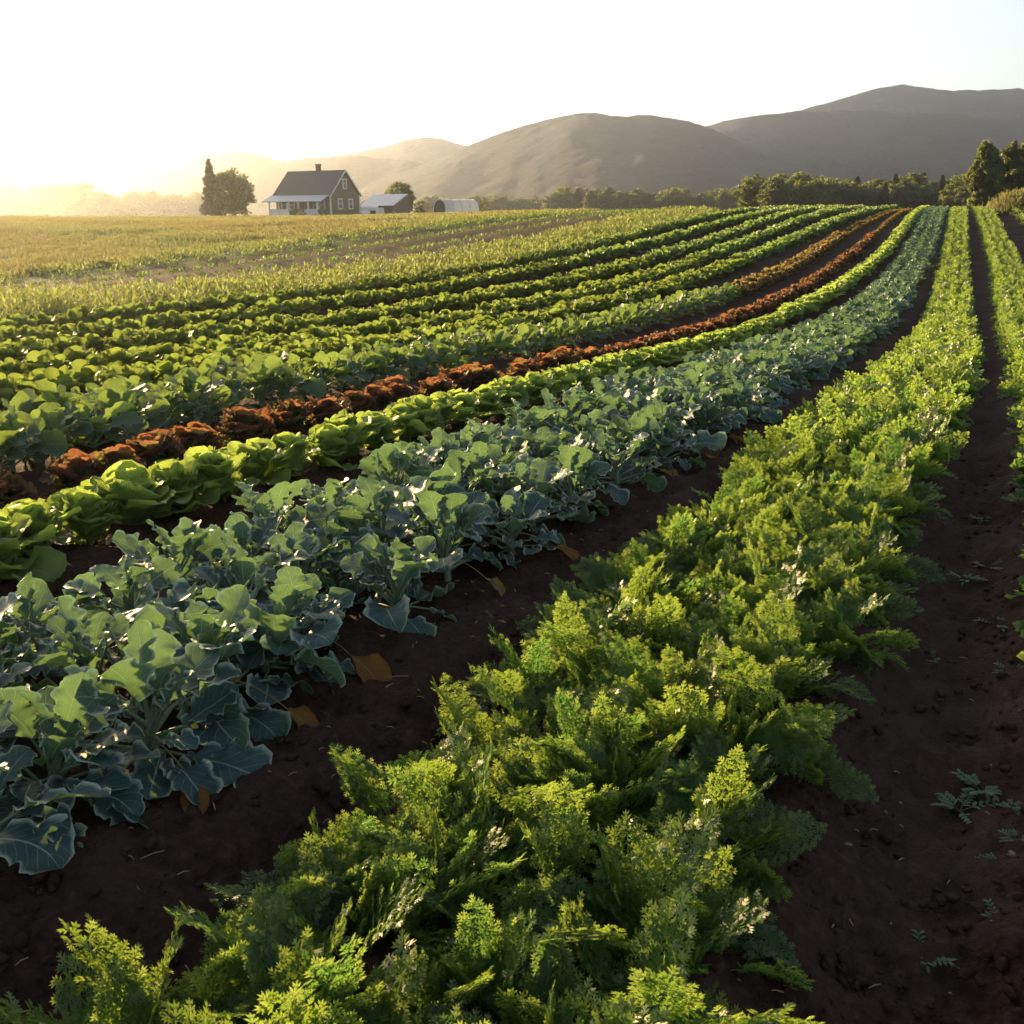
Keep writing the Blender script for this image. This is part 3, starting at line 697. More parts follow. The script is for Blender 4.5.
# thin plant lines on the brown soil strip above it
lines = []
for f, gap in ((.12, .3), (.4, .7), (.7, 1.0), (.95, .5)):
    y = np.arange(30, 92, .3); x = Z_swT(y) * (1 - f) + Z_soT(y) * f + rng.normal(0, .12, len(y)); k = rng.random(len(y)) < gap
    lines.append(np.column_stack([x, y, ground(x, y), np.zeros(len(x))])[k])
merged('seedling_rows', visible(np.concatenate(lines), .3, 100), [tuft(np.random.default_rng(620 + i), 0, 14, .2, .12, .16, .5) for i in range(3)], M_row, 'thin rows of young plants on the brown soil strip', 'seedlings')
q = scatter(4200, -40, 4, 34, 92, lambda x, y: (x < Z_soT(y)) & (x > Z_grT(y) - .6))
merged('green_strip', q, [tuft(np.random.default_rng(640 + i), 0, 30, .28, .22, .15, .4) for i in range(3)], M_fern, 'green cover strip between brown soil and golden grass', 'ground cover')

# ---- hay meadow
def grass_tuft(rg, n, h, sp):
    mb = MB()
    for i in range(n):
        b = rg.normal(0, sp, 2); az = rg.random() * 6.28; L = h * rg.uniform(.6, 1.2); w = .013 * rg.uniform(.7, 1.6)
        d = np.array([math.cos(az), math.sin(az), 0]); s = np.array([-d[1], d[0], 0]); lean = rg.uniform(.1, .5)
        p0 = np.array([b[0], b[1], 0.]); p1 = p0 + d * lean * L * .4 + np.array([0, 0, L * .6]); p2 = p0 + d * lean * L + np.array([0, 0, L * .95])
        mb.add([p0 - s * w, p0 + s * w, p1 + s * w * 1.3, p1 - s * w * 1.3, p2], [(0, 1, 2, 3)], [[0, 0], [0, 0], [0, .6], [0, .6], [0, 1]], rg.random())
        mb.f.append(np.array([[mb.n - 2, mb.n - 3, mb.n - 1]])); mb.m.append(np.zeros(1, np.int32))
    return mb
gt = [grass_tuft(np.random.default_rng(660 + i), 24, .28, .34) for i in range(5)]
q = scatter(40000, -75, 8, 36, 118, lambda x, y: (x < Z_grT(y)) & (rng.random(len(x)) < np.clip(1.25 - y / 130, .2, 1)))
q2 = scatter(3000, -40, 4, 36, 95, lambda x, y: (x < Z_grT(y)) & (x > Z_grT(y) - 2.2))
def hay_mesh():
    mb = MB()
    for a in np.concatenate([q, q2]):
        mb.addmb(gt[int(rng.integers(5))], mat4((a[0], a[1], a[2] - .02), rng.random() * 6.28, rng.uniform(.5, .85) if vnoise(a[0] / 6, a[1] / 6, 8) < .05 else rng.uniform(.8, 1.2)))
        w = .9 * a[0] + 1.15 * a[1]; mb.lr[-1] = np.clip(.2 + 1.0 * fbm(w / 5, (a[1] - a[0]) / 60, 3, 50) + rng.normal(0, .05) + 0 * mb.lr[-1], 0, .95).astype(np.float32)
    return mb.mesh('hay_grass', M_hay)
tag(obj('hay_grass', hay_mesh()), 'golden dry meadow grass covering the left hill below the house', 'grass', kind='stuff')

# ---- weeds, stones and straw on the paths
def weed_mesh(rg):
    mb = MB(); n = int(rg.integers(5, 9))
    for i in range(n):
        az = i * 2.399 + rg.normal(0, .4); L = rg.uniform(.05, .11)
        st = petiole(mb, az, 0, .0, L, R(rg.uniform(10, 40)), R(30), .0018, 4, 3, 0, rg)[0]
        for k in range(4):
            f = .4 + .2 * k; b = st * f + np.array([0, 0, .006])
            for sg in (-1, 1): leaf(mb, .035, .014, 'oval', 3, 4, b, az + sg * .9, R(20), R(50), rg=rg, cup=.3)
        leaf(mb, .045, .018, 'oval', 3, 4, st, az, R(5), R(40), rg=rg)
    return mb.mesh('weed', M_weed)
wm = [weed_mesh(np.random.default_rng(700 + i)) for i in range(5)]
WD = [(1.42, 2.86, 1.3), (1.04, 2.18, .9), (2.37, 5.04, 1.2), (1.78, 4.01, .6), (1.89, 4.73, 1.0), (1.99, 3.74, .8), (2.61, 5.98, .9), (1.47, 2.6, .6), (2.95, 6.19, .8), (1.52, 2.95, 1.1), (2.2, 4.3, 1.1), (2.05, 3.5, 1.3),
      (3.4, 6.6, 1.2), (3.9, 7.6, 1.3), (3.1, 7.1, .8), (2.55, 5.2, 1.1), (4.3, 8.6, 1.2), (4.9, 9.6, 1.2)]
for i in range(26):                     # more of them thinly along the path
    y = 2.2 + 9 * (i / 26) ** 1.3; x, y = RW['carrot'].at(y, -1.0 - .75 * random.random()); WD.append((float(x), float(y), random.uniform(.4, .9)))
for i, (x, y, s) in enumerate(WD):
    o = obj('weed', wm[i % 5]); o.location = (x, y, float(ground(x, y)) - .012); o.rotation_euler = (0, 0, i * 1.7); o.scale = (.75 * s, .75 * s, .75 * s)
    lab = ['sprawling weed on the dark path at lower right', 'small weed nearest the camera on the dark right path'][i] if i < 2 else 'small grey-green weed on the tyre-marked path right of the carrots'
    tag(o, lab, 'weed', 'weeds on the right path')
def stone_mesh(rg):
    mb = MB(); nu, nv = 9, 7
    th, ph = np.meshgrid(np.linspace(0, 2 * np.pi, nu), np.linspace(0, np.pi, nv))
    r = 1 + .25 * np.sin(2 * th + rg.random() * 6) * np.sin(ph) + .15 * np.sin(3 * ph + rg.random() * 6) * np.sin(ph)
    mb.add(np.stack([r * np.sin(ph) * np.cos(th), .8 * r * np.sin(ph) * np.sin(th), .6 * np.cos(ph) * r], -1).reshape(-1, 3), grid_faces(nu, nv)); return mb
sm = [stone_mesh(np.random.default_rng(720 + i)) for i in range(4)]; smm = [a.mesh('stone', M_stone) for a in sm]
def unproject(px, py, hc=0.0):
    v = (512 - py) / 1024; dx = (px - 512) / 1024; dy = CP + v * SP; dz = v * CP - SP
    t = np.arange(1, 40, .01); X, Y, Z = t * dx, t * dy, EYE + t * dz
    i = np.argmax(Z < ground(X, Y) + hc); return float(X[i]), float(Y[i])
for i, (px, py, s, lab) in enumerate([(191, 774, .016, 'small tan stone on the bare path between kale and carrots'), (218, 711, .018, 'reddish brown stone beside the kale'), (1012, 857, .014, 'pale stone on the right path at the frame edge'),
                                      (848, 846, .01, 'small tan pebble on the right path'), (50, 842, .006, 'tiny white pebble at left below the kale'), (886, 813, .007, 'tiny white pebble beside the sprawling weed')]):
    x, y = unproject(px, py); o = obj('stone', smm[i % 4]); o.location = (x, y, float(ground(x, y)) + s * .2); o.scale = (s, s, s); o.rotation_euler = (0, 0, i)
    tag(o, lab, 'stone', 'stones on the soil')
cl = MB()
n = 9000; th = rng.uniform(-.62, .62, n); rd = 1.5 * (9 / 1.5) ** rng.random(n); x, y = rd * np.sin(th), rd * np.cos(th)
zz = ground(x, y) + .05 * fbm(x * 2.2, y * 2.2, 3, 3) * (1 - sstep((rd - 12) / 25))
for i in range(n):
    s = .004 + .02 * rng.random() ** 4; cl.addmb(sm[i % 4], mat4((x[i], y[i], zz[i] + .002), rng.random() * 6, s))
tag(obj('soil_crumbs', cl.mesh('soil_crumbs', M_soil)), 'crumbs of dark soil scattered over the paths', 'soil', kind='stuff')
sw = MB()
n = 420; th = rng.uniform(-.6, .6, n); rd = 1.6 * (8 / 1.6) ** rng.random(n); x, y = rd * np.sin(th), rd * np.cos(th); zz = ground(x, y)
for i in range(n):
    a = rng.random() * 6.28; L = rng.uniform(.004, .018) * (2.5 if rng.random() < .06 else 1); d = np.array([math.cos(a), math.sin(a), rng.normal(0, .15)]) * L
    c = np.array([x[i], y[i], zz[i] + .012]); tube(sw, [c - d, c + d * .1 + np.array([0, 0, .004]), c + d], [.0012, .0016, .0008], 4)
tag(obj('straw_litter', sw.mesh('straw_litter', M_straw)), 'bits of pale straw and stem litter on the soil', 'litter', kind='stuff')

# ------------------------------------------------------------------ trees
def tree_parts(rg, h, w, ncl=46, per=46, ls=.3, shape='round'):
    tr, cr = MB(), MB()
    tube(tr, [(0, 0, -.3), (.05, 0, h * .25), (.02, .05, h * .55), (0, 0, h * .85)], np.array([.045, .035, .022, .008]) * h * .8, 7)
    for i in range(7):
        a = i * 2.4; z0 = h * rg.uniform(.25, .6); L = w * rg.uniform(.25, .42)
        tube(tr, [(0, 0, z0), (math.cos(a) * L * .5, math.sin(a) * L * .5, z0 + L * .5), (math.cos(a) * L, math.sin(a) * L, z0 + L * .8)], np.array([.016, .01, .004]) * h * .8, 5)
    for i in range(ncl):
        if shape == 'cone':
            t = rg.random() ** .8; z = h * (.06 + .92 * t); rad = w / 2 * (1 - t) ** .85 * rg.uniform(.35, 1.0); cs = w * .13 * (1.25 - t) + .1
        else:
            u = rg.normal(0, 1, 3); u /= np.linalg.norm(u); f = rg.uniform(.55, 1.0)
            z = h * .5 + u[2] * h * .46 * f; rad = math.hypot(u[0], u[1]) * w / 2 * f * (1.0 if shape == 'round' else 1 - .35 * max(0, u[2])); cs = w * rg.uniform(.09, .16)
        a = rg.random() * 6.28; c = np.array([rad * math.cos(a), rad * math.sin(a), z]); lrr = rg.random()
        if rg.random() < .08: continue
        q = rg.normal(0, 1, (per, 3)); q = c + q / np.linalg.norm(q, axis=1)[:, None] * cs * (rg.random((per, 1)) ** .45) * np.array([1, 1, .75])
        d = rg.normal(0, 1, (per, 3)); d[:, 2] = d[:, 2] * .6 - (.5 if shape == 'cone' else .1); d /= np.linalg.norm(d, axis=1)[:, None]
        s = np.cross(d, rg.normal(0, 1, (per, 3))); s /= np.linalg.norm(s, axis=1)[:, None] + 1e-9
        L = ls * rg.uniform(.6, 1.3, (per, 1))
        V = np.stack([q - d * L * .5, q + s * L * .3, q + d * L * .5, q - s * L * .3], 1).reshape(-1, 3)
        cr.add(V, np.arange(per * 4).reshape(-1, 4), lr=np.repeat(np.clip(lrr + rg.normal(0, .1, per), 0, 1), 4))
    return tr, cr
def tree_meshes(seed, *a, mat=None, **k):
    t, c = tree_parts(np.random.default_rng(seed), *a, **k); return t.mesh('trunk', M_bark), c.mesh('crown', mat or M_tree)
def put_tree(name, ms, X, Y, h, h0, label, cat='tree', group=None, dz=0.0, wid=1.0):
    s = h / h0; o = empty(name, (X, Y, float(base_h(X, Y)) + dz), random.random() * 6.28); o.scale = (s * wid, s * wid, s)
    obj('trunk', ms[0], o); obj('crown', ms[1], o); return tag(o, label, cat, group)
T_round = [tree_meshes(800 + i, 8, 7.2, 120, 70, .5) for i in range(3)]
T_tall = [tree_meshes(810 + i, 9, 5.2, 200, 80, .46, 'tall') for i in range(3)]
T_cone = [tree_meshes(820 + i, 9, 3.6, 170, 50, .42, 'cone', mat=M_conif) for i in range(3)]
T_bush = [tree_meshes(830 + i, 3, 3.6, 30, 40, .26) for i in range(2)]
def xy(px, Y):                                  # plan X at the depth of the house or treeline for a bearing
    return (px - 512) / 1024 * (Y * CP + SP * 0.0) * 1.0 
D_ = lambda Y: Y * CP - 1.5 * SP
bx = lambda px, Y: (px - 512) / 1024 * D_(Y)
put_tree('conifer_tree', T_cone[0], bx(212, 150), 150, 8.0, 9, 'pointed dark conifer standing left of the round tree by the farmhouse', 'conifer', dz=-.3)
put_tree('round_tree', T_round[0], bx(233, 152), 152, 6.9, 8, 'round leafy tree between the conifer and the farmhouse', dz=-.5, wid=1.05)
put_tree('round_tree', T_round[1], bx(399, 178), 178, 5.9, 8, 'small leafy tree behind the metal-roofed annex', dz=-.4)
for i, (px, Y, h, lab) in enumerate([(421, 176, 2.4, 'low bush between the small leafy tree and the hoop house'), (481, 182, 2.6, 'low bush just right of the hoop house'), (471, 190, 2.2, 'low hazy bush behind the hoop house'), (300, 140.5, 1.4, 'clipped shrub below the porch of the farmhouse'), (322, 140.8, 1.2, 'low shrub at the porch corner of the farmhouse')]):
    put_tree('bush', T_bush[i % 2], bx(px, Y), Y, h, 3, lab, 'bush', dz=-.15)
for i, (px, Y, h, ms, w, lab) in enumerate([(981, 132, 8.6, T_tall[0], .8, 'tall dark tree at the right edge beyond the crest, left of its pair'), (1004, 136, 9.0, T_tall[1], .8, 'tall dark tree at the right edge beyond the crest, middle of the group'), (1024, 134, 9.1, T_tall[2], .85, 'tall dark tree cut by the right edge of the photo')]):
    put_tree('tall_tree', ms, bx(px, Y), Y, h, 9, lab, dz=-.3, wid=w)
def treeline(x0, x1, Y0, Y1, n, hpx0, hpx1, ybase, label, group, kinds, names):
    for i in range(n):
        px = x0 + (x1 - x0) * (i + .5 * random.random()) / n; Y = random.uniform(Y0, Y1)
        top = random.uniform(hpx0, hpx1); k = random.randrange(len(kinds)); ms, h0 = kinds[k][random.randrange(len(kinds[k]))], (9 if kinds[k] is not T_round else 8)
        zb = float(base_h(bx(px, Y), Y)); tan_top = (218 - (ybase - top)) / 1024 / .98
        h = EYE + tan_top * Y - zb
        put_tree(names[k], ms, bx(px, Y), Y, h, h0, label % ('pointed conifer' if kinds[k] is T_cone else 'leafy tree'), 'tree', group, dz=-.3, wid=random.uniform(1.0, 1.5))
NM = ['leafy_tree', 'leafy_tree', 'conifer_tree']
KD = [T_round, T_tall, T_cone]
treeline(752, 818, 225, 250, 12, 18, 34, 204, 'dark %s in the tall clump at the left end of the right treeline', 'trees of the tall clump', [T_round, T_tall], NM)
treeline(815, 975, 255, 300, 34, 17, 29, 204, '%s in the treeline below the blue mountain at right', 'trees of the right treeline', [T_round, T_round, T_cone], NM)
treeline(552, 760, 430, 480, 34, 9, 18, 206, 'small hazy %s in the distant treeline at the middle', 'trees of the middle treeline', [T_round, T_tall], NM)
treeline(425, 552, 520, 560, 22, 3, 9, 205, 'very small hazy %s in the faint treeline right of the hoop house', 'trees of the faint treeline', [T_round], NM)
treeline(-60, 122, 480, 540, 26, 15, 30, 214, 'sunlit hazy %s in the treeline at the far left', 'trees of the left treeline', [T_round, T_round, T_tall], NM)
treeline(120, 205, 520, 560, 16, 10, 22, 214, 'hazy %s where the left treeline drops towards the conifer', 'trees of the left treeline end', [T_round], NM)

# golden mound of dry grass at the right edge
mx_, my_ = bx(1020, 80), 80.0
def mound():
    mb = MB(); g = np.random.default_rng(900)
    for i in range(800):
        a = g.random() * 6.28; r = g.random() ** .5; x, y = r * math.cos(a) * 3.4, r * math.sin(a) * 3
        mb.addmb(gt[i % 5], mat4((x, y, 1.9 * (1 - r * r) ** .7 - .1), g.random() * 6, g.uniform(.9, 1.5)))
    nu, nv = 20, 6
    A_, Q_ = np.meshgrid(np.linspace(0, 2 * np.pi, nu), np.linspace(.02, 1, nv))
    mb.add(np.stack([Q_ * np.cos(A_) * 3.5, Q_ * np.sin(A_) * 3.1, 1.9 * np.clip(1 - Q_ ** 2, 0, 1) ** .7 - .1], -1).reshape(-1, 3), grid_faces(nu, nv)); return mb.mesh('dry_mound', M_hay)
o = obj('dry_grass_mound', mound()); o.location = (mx_ + 1.5, my_, float(base_h(mx_, my_)) - .2); tag(o, 'golden mound of dry grass at the right edge on the crest', 'grass mound')

# ------------------------------------------------------------------ farmhouse
M_shing = plain_mat('shingle_wall', (.19, .145, .105), .85, .25, .4, 5, bump=.3, stretch=(1, 1, 5))
M_roof = plain_mat('shingle_roof', (.1, .1, .105), .7, .35, .3, 4, bump=.2, stretch=(1, 1, 4))
M_metal = plain_mat('metal_roof', (.33, .35, .4), .38, .5, .12, 3)
M_white = plain_mat('white_paint', (.75, .75, .74), .55, .4, .08, 4)
M_brick = plain_mat('brick', (.24, .1, .06), .9, .2, .4, 12)
M_glass = plain_mat('window_glass', (.05, .06, .075), .08, .8)
M_dark = plain_mat('dark_opening', (.02, .018, .016), .8, .2)
M_door = plain_mat('door_wood', (.12, .06, .03), .6, .3, .3, 6)
M_film = leaf_mat('greenhouse_film', (.86, .87, .88), (.95, .96, .97), .6, .3, .5, var=.05, bump=.03)
def part(name, build, mat, parent, label=None, smooth=False):
    mb = MB(); build(mb); o = obj(name, mb.mesh(name, mat, smooth), parent)
    if label: o['label'] = label
    return o
def slab(mb, a, b, c, d, th):
    P = np.array([a, b, c, d], float); n = np.cross(P[1] - P[0], P[3] - P[0]); n /= np.linalg.norm(n)
    Q = P - n * th; mb.add(np.concatenate([P, Q]), [(0, 1, 2, 3), (7, 6, 5, 4), (0, 4, 5, 1), (1, 5, 6, 2), (2, 6, 7, 3), (3, 7, 4, 0)])
HX, HY = bx(318, 148), 148.0
house = empty('farmhouse', (HX, HY, float(base_h(HX, HY)) - .15), R(-30)); tag(house, 'brown shingled farmhouse with steep grey roof and white front porch', 'house')
# local axes: x along the ridge (gable end at +x), -y towards the porch
L_, Wd_, Hw, Hr = 9.6, 6.2, 3.0, 6.0
def hw(mb):
    x0, x1, y0, y1 = -L_ / 2, L_ / 2, -Wd_ / 2, Wd_ / 2
    V = [(x0, y0, 0), (x1, y0, 0), (x1, y1, 0), (x0, y1, 0), (x0, y0, Hw), (x1, y0, Hw), (x1, y1, Hw), (x0, y1, Hw), (x0, 0, Hr), (x1, 0, Hr)]
    mb.add(V, [(0, 1, 5, 4), (2, 3, 7, 6)]); mb.add(V, [(1, 2, 6, 9, 5), (3, 0, 4, 8, 7)])
part('wall', hw, M_shing, house)
def hr(mb):
    e = .35; s = (Hr - Hw) / (Wd_ / 2); o = .3
    slab(mb, (-L_ / 2 - e, -Wd_ / 2 - o, Hw - o * s + .16), (L_ / 2 + e, -Wd_ / 2 - o, Hw - o * s + .16), (L_ / 2 + e, 0, Hr + .16), (-L_ / 2 - e, 0, Hr + .16), .14)
    slab(mb, (L_ / 2 + e, Wd_ / 2 + o, Hw - o * s + .16), (-L_ / 2 - e, Wd_ / 2 + o, Hw - o * s + .16), (-L_ / 2 - e, 0, Hr + .163), (L_ / 2 + e, 0, Hr + .163), .14)
roof = part('roof', hr, M_roof, house)
def chim(mb): box(mb, (.2, .25, Hr + .25), (.55, .5, 1.3)); box(mb, (.2, .25, Hr + .95), (.68, .62, .14))
part('chimney', chim, M_brick, roof)
PD = 2.2
part('porch_roof', lambda mb: slab(mb, (-L_ / 2 - .6, -Wd_ / 2 - PD, 2.05), (L_ / 2 + .1, -Wd_ / 2 - PD, 2.05), (L_ / 2 + .1, -Wd_ / 2 - .1, 2.95), (-L_ / 2 - .6, -Wd_ / 2 - .1, 2.95), .1), M_metal, house)
part('porch_floor', lambda mb: box(mb, (-.2, -Wd_ / 2 - PD / 2, .16), (L_ + .2, PD - .2, .3)), M_white, house)
for x in (-4.3, -2.6, -.9, .9, 2.6, 4.15): part('porch_post', lambda mb: box(mb, (x, -Wd_ / 2 - PD + .25, 1.14), (.16, .16, 1.7)), M_white, house)
for a, b in ((-4.2, -2.7), (-2.5, -1.0), (1.0, 2.5), (2.7, 4.05)):
    def rail(mb):
        box(mb, ((a + b) / 2, -Wd_ / 2 - PD + .25, 1.02), (b - a - .02, .09, .08))
        for k in np.arange(a + .12, b - .05, .16): box(mb, (k, -Wd_ / 2 - PD + .25, .65), (.1, .05, .66))
    part('porch_railing', rail, M_white, house)
def steps(mb):
    for k in range(2): box(mb, (0, -Wd_ / 2 - PD - .2 - .28 * k, .07 + .1 * (1 - k)), (1.5, .28, .14 + .02 * k))
part('porch_steps', steps, M_white, house)
dr = part('door', lambda mb: box(mb, (-.05, -Wd_ / 2 - .03, 1.32), (.95, .08, 2.0)), M_door, house); part('handle', lambda mb: box(mb, (.3, -Wd_ / 2 - .1, 1.3), (.05, .07, .12)), M_metal, dr)
def window(parent, c, w, h, ax):
    t = .12
    def fr(mb):
        for s in (-1, 1):
            o1 = (s * (w / 2 + t / 2), 0, 0); o2 = (0, 0, s * (h / 2 + t / 2))
            if ax == 'x': box(mb, (c[0], c[1] + o1[0], c[2]), (.1, t, h)); box(mb, (c[0], c[1], c[2] + o2[2]), (.1, w + 2 * t, t))
            else: box(mb, (c[0] + o1[0], c[1], c[2]), (t, .1, h)); box(mb, (c[0], c[1], c[2] + o2[2]), (w + 2 * t, .1, t))
        if ax == 'x': box(mb, c, (.07, w, .06))
        else: box(mb, c, (w, .07, .06))
    f = part('window', fr, M_white, parent)
    part('pane', lambda mb: box(mb, (c[0], c[1], c[2]), (.03, w, h) if ax == 'x' else (w, .03, h)), M_glass, f)
window(house, (L_ / 2 + .05, -1.1, 1.75), .7, 1.15, 'x'); window(house, (L_ / 2 + .05, 1.15, 1.75), .7, 1.15, 'x'); window(house, (L_ / 2 + .05, 0, 4.35), .6, 1.1, 'x')
for x in (-3.3, -1.9, 2.3, 3.4): window(house, (x, -Wd_ / 2 - .05, 1.6), .75, 1.1, 'y')
for y in (-Wd_ / 2 - .02, Wd_ / 2 + .02): part('corner_board', lambda mb: box(mb, (L_ / 2 + .02, y, Hw / 2), (.2, .16, Hw)), M_white, house)
def rake(mb):
    for s in (-1, 1): slab(mb, (L_ / 2 + .36, s * (Wd_ / 2 + .32), Hw - .18), (L_ / 2 + .36, 0, Hr + .19), (L_ / 2 + .36, 0, Hr - .02), (L_ / 2 + .36, s * (Wd_ / 2 + .32), Hw - .4), .05 * s)
part('gable_trim', rake, M_white, house)
# annex
AX, AY = bx(384, 153), 153.0
an = empty('annex', (AX, AY, float(base_h(AX, AY)) - .1), R(-30)); tag(an, 'low brown annex with pale metal roof right of the farmhouse', 'outbuilding')
def aw(mb):
    mb.add([(-3.4, -2, 0), (3.0, -2, 0), (3.0, 2, 0), (-3.4, 2, 0), (-3.4, -2, 1.5), (3.0, -2, 1.5), (3.0, 2, 2.9), (-3.4, 2, 2.9)], [(0, 1, 5, 4), (1, 2, 6, 5), (2, 3, 7, 6), (3, 0, 4, 7), (4, 5, 6, 7)])
part('wall', aw, M_shing, an)
part('roof', lambda mb: slab(mb, (-2.6, -2.4, 1.45), (3.4, -2.4, 1.45), (2.6, 2.3, 3.1), (-3.6, 2.3, 3.1), .1), M_metal, an)
part('garage_door', lambda mb: box(mb, (.6, -2.03, .62), (1.8, .06, 1.1)), M_white, an)
# small white shed with a dark doorway
SX, SY = bx(369, 145.5), 145.5
sh = empty('white_shed', (SX, SY, float(base_h(SX, SY)) - .1), R(12)); tag(sh, 'small low white shed with dark opening in front of the annex', 'shed')
part('wall', lambda mb: box(mb, (0, 0, .55), (2.2, 1.4, 1.1)), M_white, sh)
def shr(mb):
    t = np.linspace(0, np.pi, 9); y = -.82 * np.cos(t); z = 1.1 + .35 * np.sin(t)
    V = np.concatenate([np.stack([np.full(9, -1.2), y, z], 1), np.stack([np.full(9, 1.2), y, z], 1)]); mb.add(V, [(i, i + 1, i + 10, i + 9) for i in range(8)])
    mb.add(V, [tuple(range(9)), tuple(range(17, 8, -1))])
part('roof', shr, M_white, sh); part('doorway', lambda mb: box(mb, (.45, -.71, .45), (.75, .05, .7)), M_dark, sh)
# hoop greenhouse
GX, GY = bx(456, 168), 168.0
gh = empty('hoop_greenhouse', (GX, GY, float(base_h(GX, GY)) + .25), R(28), 1.0); tag(gh, 'white plastic hoop greenhouse right of the farm buildings', 'greenhouse')
def hoop(mb, r0=2.35, h=1.95, x0=-2.9, x1=2.9, n=15):
    t = np.linspace(0, np.pi, n); V = np.concatenate([np.stack([np.full(n, x), -r0 * np.cos(t), h * np.sin(t) ** .8], 1) for x in np.linspace(x0, x1, 7)])
    f = grid_faces(n, 7); mb.add(V, f)
part('cover', hoop, M_film, gh, smooth=True)
def endw(x):
    def b(mb):
        t = np.linspace(0, np.pi, 15); mb.add(np.stack([np.full(15, x), -2.3 * np.cos(t), 1.9 * np.sin(t) ** .8], 1), [tuple(range(15))])
    return b
part('end_wall', endw(2.85), M_film, gh); part('end_wall', endw(-2.85), M_dark, gh, 'dark open end')
def ribs(x):
    def b(mb):
        t = np.linspace(0, np.pi, 13); tube(mb, np.stack([np.full(13, x), -2.38 * np.cos(t), 1.98 * np.sin(t) ** .8], 1), .035, 4)
    return b
for x in np.linspace(-2.9, 2.9, 5): part('hoop', ribs(x), M_metal, gh, smooth=True)

# ------------------------------------------------------------------ mountains
M_mtn = None
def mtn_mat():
    m, nd, lk = new_mat('forest_hills_haze_tint'); tc = nd.new('ShaderNodeTexCoord')
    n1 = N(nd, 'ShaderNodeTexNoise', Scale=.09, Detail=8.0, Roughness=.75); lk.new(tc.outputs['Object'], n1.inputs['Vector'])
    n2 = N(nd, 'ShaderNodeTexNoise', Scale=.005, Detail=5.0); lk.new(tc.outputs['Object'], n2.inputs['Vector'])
    c = ramp(nd, lk, n1.outputs['Fac'], [(.3, (.02, .034, .05)), (.7, (.07, .1, .125))]); c = mixc(nd, lk, ramp(nd, lk, n2.outputs['Fac'], [(.45, (0, 0, 0)), (.6, (.7, .7, .7))]), c, (.024, .036, .045))  # blue in the forest colours paints in the haze of distance
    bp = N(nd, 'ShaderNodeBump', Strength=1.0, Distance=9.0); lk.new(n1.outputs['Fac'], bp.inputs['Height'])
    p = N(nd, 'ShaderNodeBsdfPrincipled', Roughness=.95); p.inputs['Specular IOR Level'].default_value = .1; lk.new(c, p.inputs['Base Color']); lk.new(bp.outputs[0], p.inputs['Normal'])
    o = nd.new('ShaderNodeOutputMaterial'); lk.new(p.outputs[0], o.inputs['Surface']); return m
M_mtn = mtn_mat()
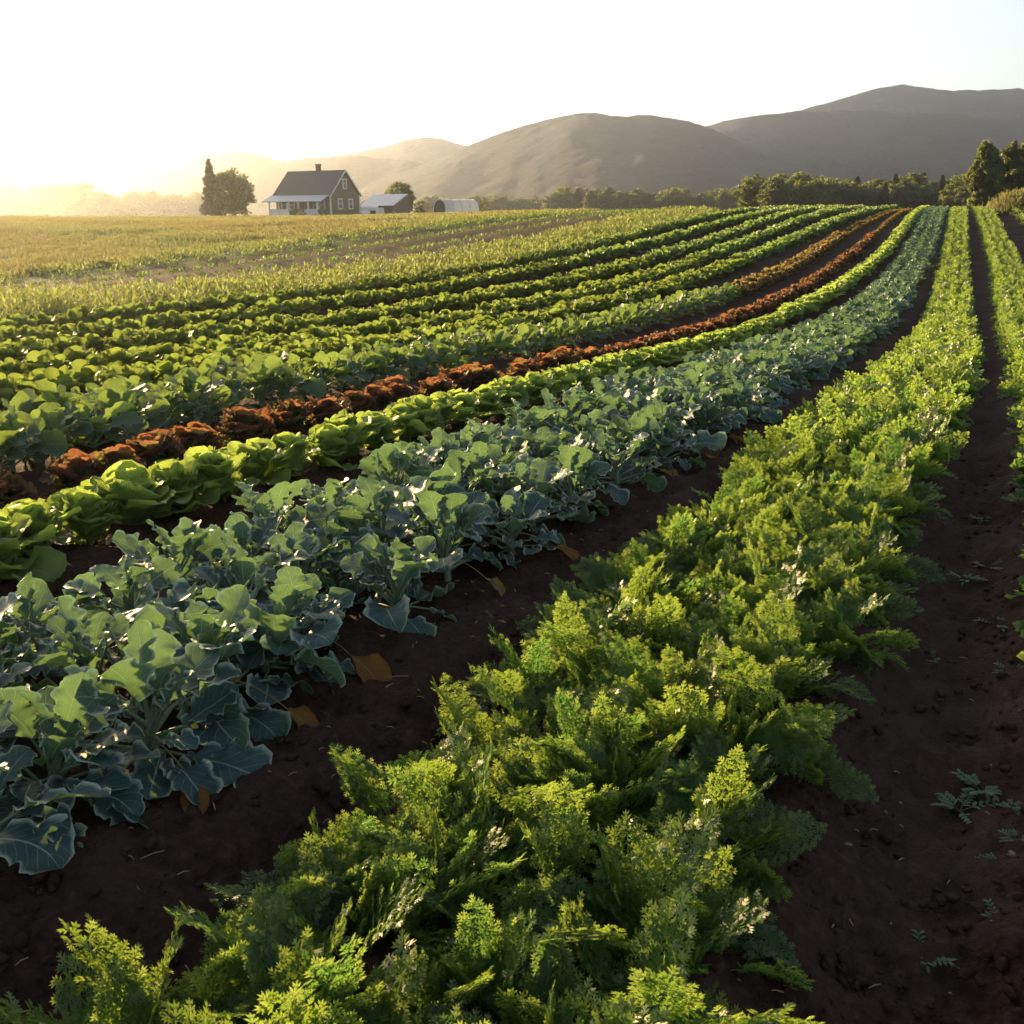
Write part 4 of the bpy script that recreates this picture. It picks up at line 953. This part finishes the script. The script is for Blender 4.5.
def mountain(name, Rr, prof, depth, seed, rough=.03):
    """ridge at distance Rr whose skyline follows bearings/heights read from the photo; slopes fall off in front and behind with spurs"""
    prof = np.array(prof, float)
    v = (512 - prof[:, 1]) / 1024; el = (v * CP - SP) / (CP + v * SP); azp = (prof[:, 0] - 512) / 1024 / (CP + v * SP)
    xs = azp * Rr; hs = EYE + el * Rr
    gx = np.linspace(xs[0], xs[-1], 440); h = np.interp(gx, xs, hs)
    k = np.exp(-.5 * (np.arange(-14, 15) / 5.4) ** 2); k /= k.sum(); h = np.convolve(np.pad(h, 14, mode='edge'), k, 'valid')
    t = np.concatenate([np.linspace(-1, -.02, 80), np.linspace(0, 1, 24)])
    T, X = np.meshgrid(t, gx, indexing='ij'); H = np.repeat(h[None], len(t), 0)
    f = np.where(T < 0, 1 - np.abs(T) ** 1.15, 1 - T ** 1.3)
    Y = Rr + T * depth
    sp = fbm(X / (depth * .35) + seed, Y / (depth * 1.6), 4, seed) * np.sin(np.pi * np.clip(np.abs(T), 0, 1)) 
    Z = (H + 30) * np.clip(f, 0, 1) - 30 + sp * .42 * np.abs(H) + rough * H * fbm(X / 30, Y / 30, 4, seed + 3) * .6
    Z = Z + (2.2 * np.abs(vnoise(X / 11, Y / 11, seed + 5)) + 1.6 * fbm(X / 26, Y / 26, 3, seed + 7)) * np.clip(H / 60, 0, 1) - .5
    Z = np.where(np.abs(T) > .97, -1.2, np.maximum(Z, -1.2))
    mb = MB(); mb.add(np.stack([X, Y, Z], -1).reshape(-1, 3), grid_faces(len(gx), len(t)))
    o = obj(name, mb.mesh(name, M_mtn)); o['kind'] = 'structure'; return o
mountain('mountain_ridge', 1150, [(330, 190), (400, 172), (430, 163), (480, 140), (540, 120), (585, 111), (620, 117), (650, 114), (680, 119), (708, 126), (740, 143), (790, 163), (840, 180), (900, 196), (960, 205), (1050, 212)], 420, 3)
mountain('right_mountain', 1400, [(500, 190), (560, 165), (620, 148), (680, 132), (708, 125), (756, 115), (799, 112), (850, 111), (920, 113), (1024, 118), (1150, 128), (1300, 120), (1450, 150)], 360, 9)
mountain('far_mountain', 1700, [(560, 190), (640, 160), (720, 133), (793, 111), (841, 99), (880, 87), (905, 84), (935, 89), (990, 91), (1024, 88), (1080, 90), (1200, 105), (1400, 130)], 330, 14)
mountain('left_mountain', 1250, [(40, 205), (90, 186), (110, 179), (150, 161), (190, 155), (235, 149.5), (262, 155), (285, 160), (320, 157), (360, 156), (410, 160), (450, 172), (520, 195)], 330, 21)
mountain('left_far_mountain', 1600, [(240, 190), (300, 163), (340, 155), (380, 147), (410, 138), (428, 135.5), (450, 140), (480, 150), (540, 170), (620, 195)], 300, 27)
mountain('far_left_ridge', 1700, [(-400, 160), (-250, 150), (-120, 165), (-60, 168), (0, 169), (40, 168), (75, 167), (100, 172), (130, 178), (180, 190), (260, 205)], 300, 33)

# ------------------------------------------------------------------ haze: one closed box of even air, sky outside it
def haze():
    mb = MB(); box(mb, (0, 0, 106), (7400, 7400, 218))
    m, nd, lk = new_mat('haze'); v = nd.new('ShaderNodeVolumePrincipled')
    v.inputs['Color'].default_value = (.82, .87, .95, 1); v.inputs['Density'].default_value = .00024; v.inputs['Anisotropy'].default_value = .85
    o = nd.new('ShaderNodeOutputMaterial'); lk.new(v.outputs[0], o.inputs['Volume'])
    h = obj('haze', mb.mesh('haze', m, False)); h['kind'] = 'stuff'; tag(h, 'pale morning haze over the whole valley', 'haze')
haze()
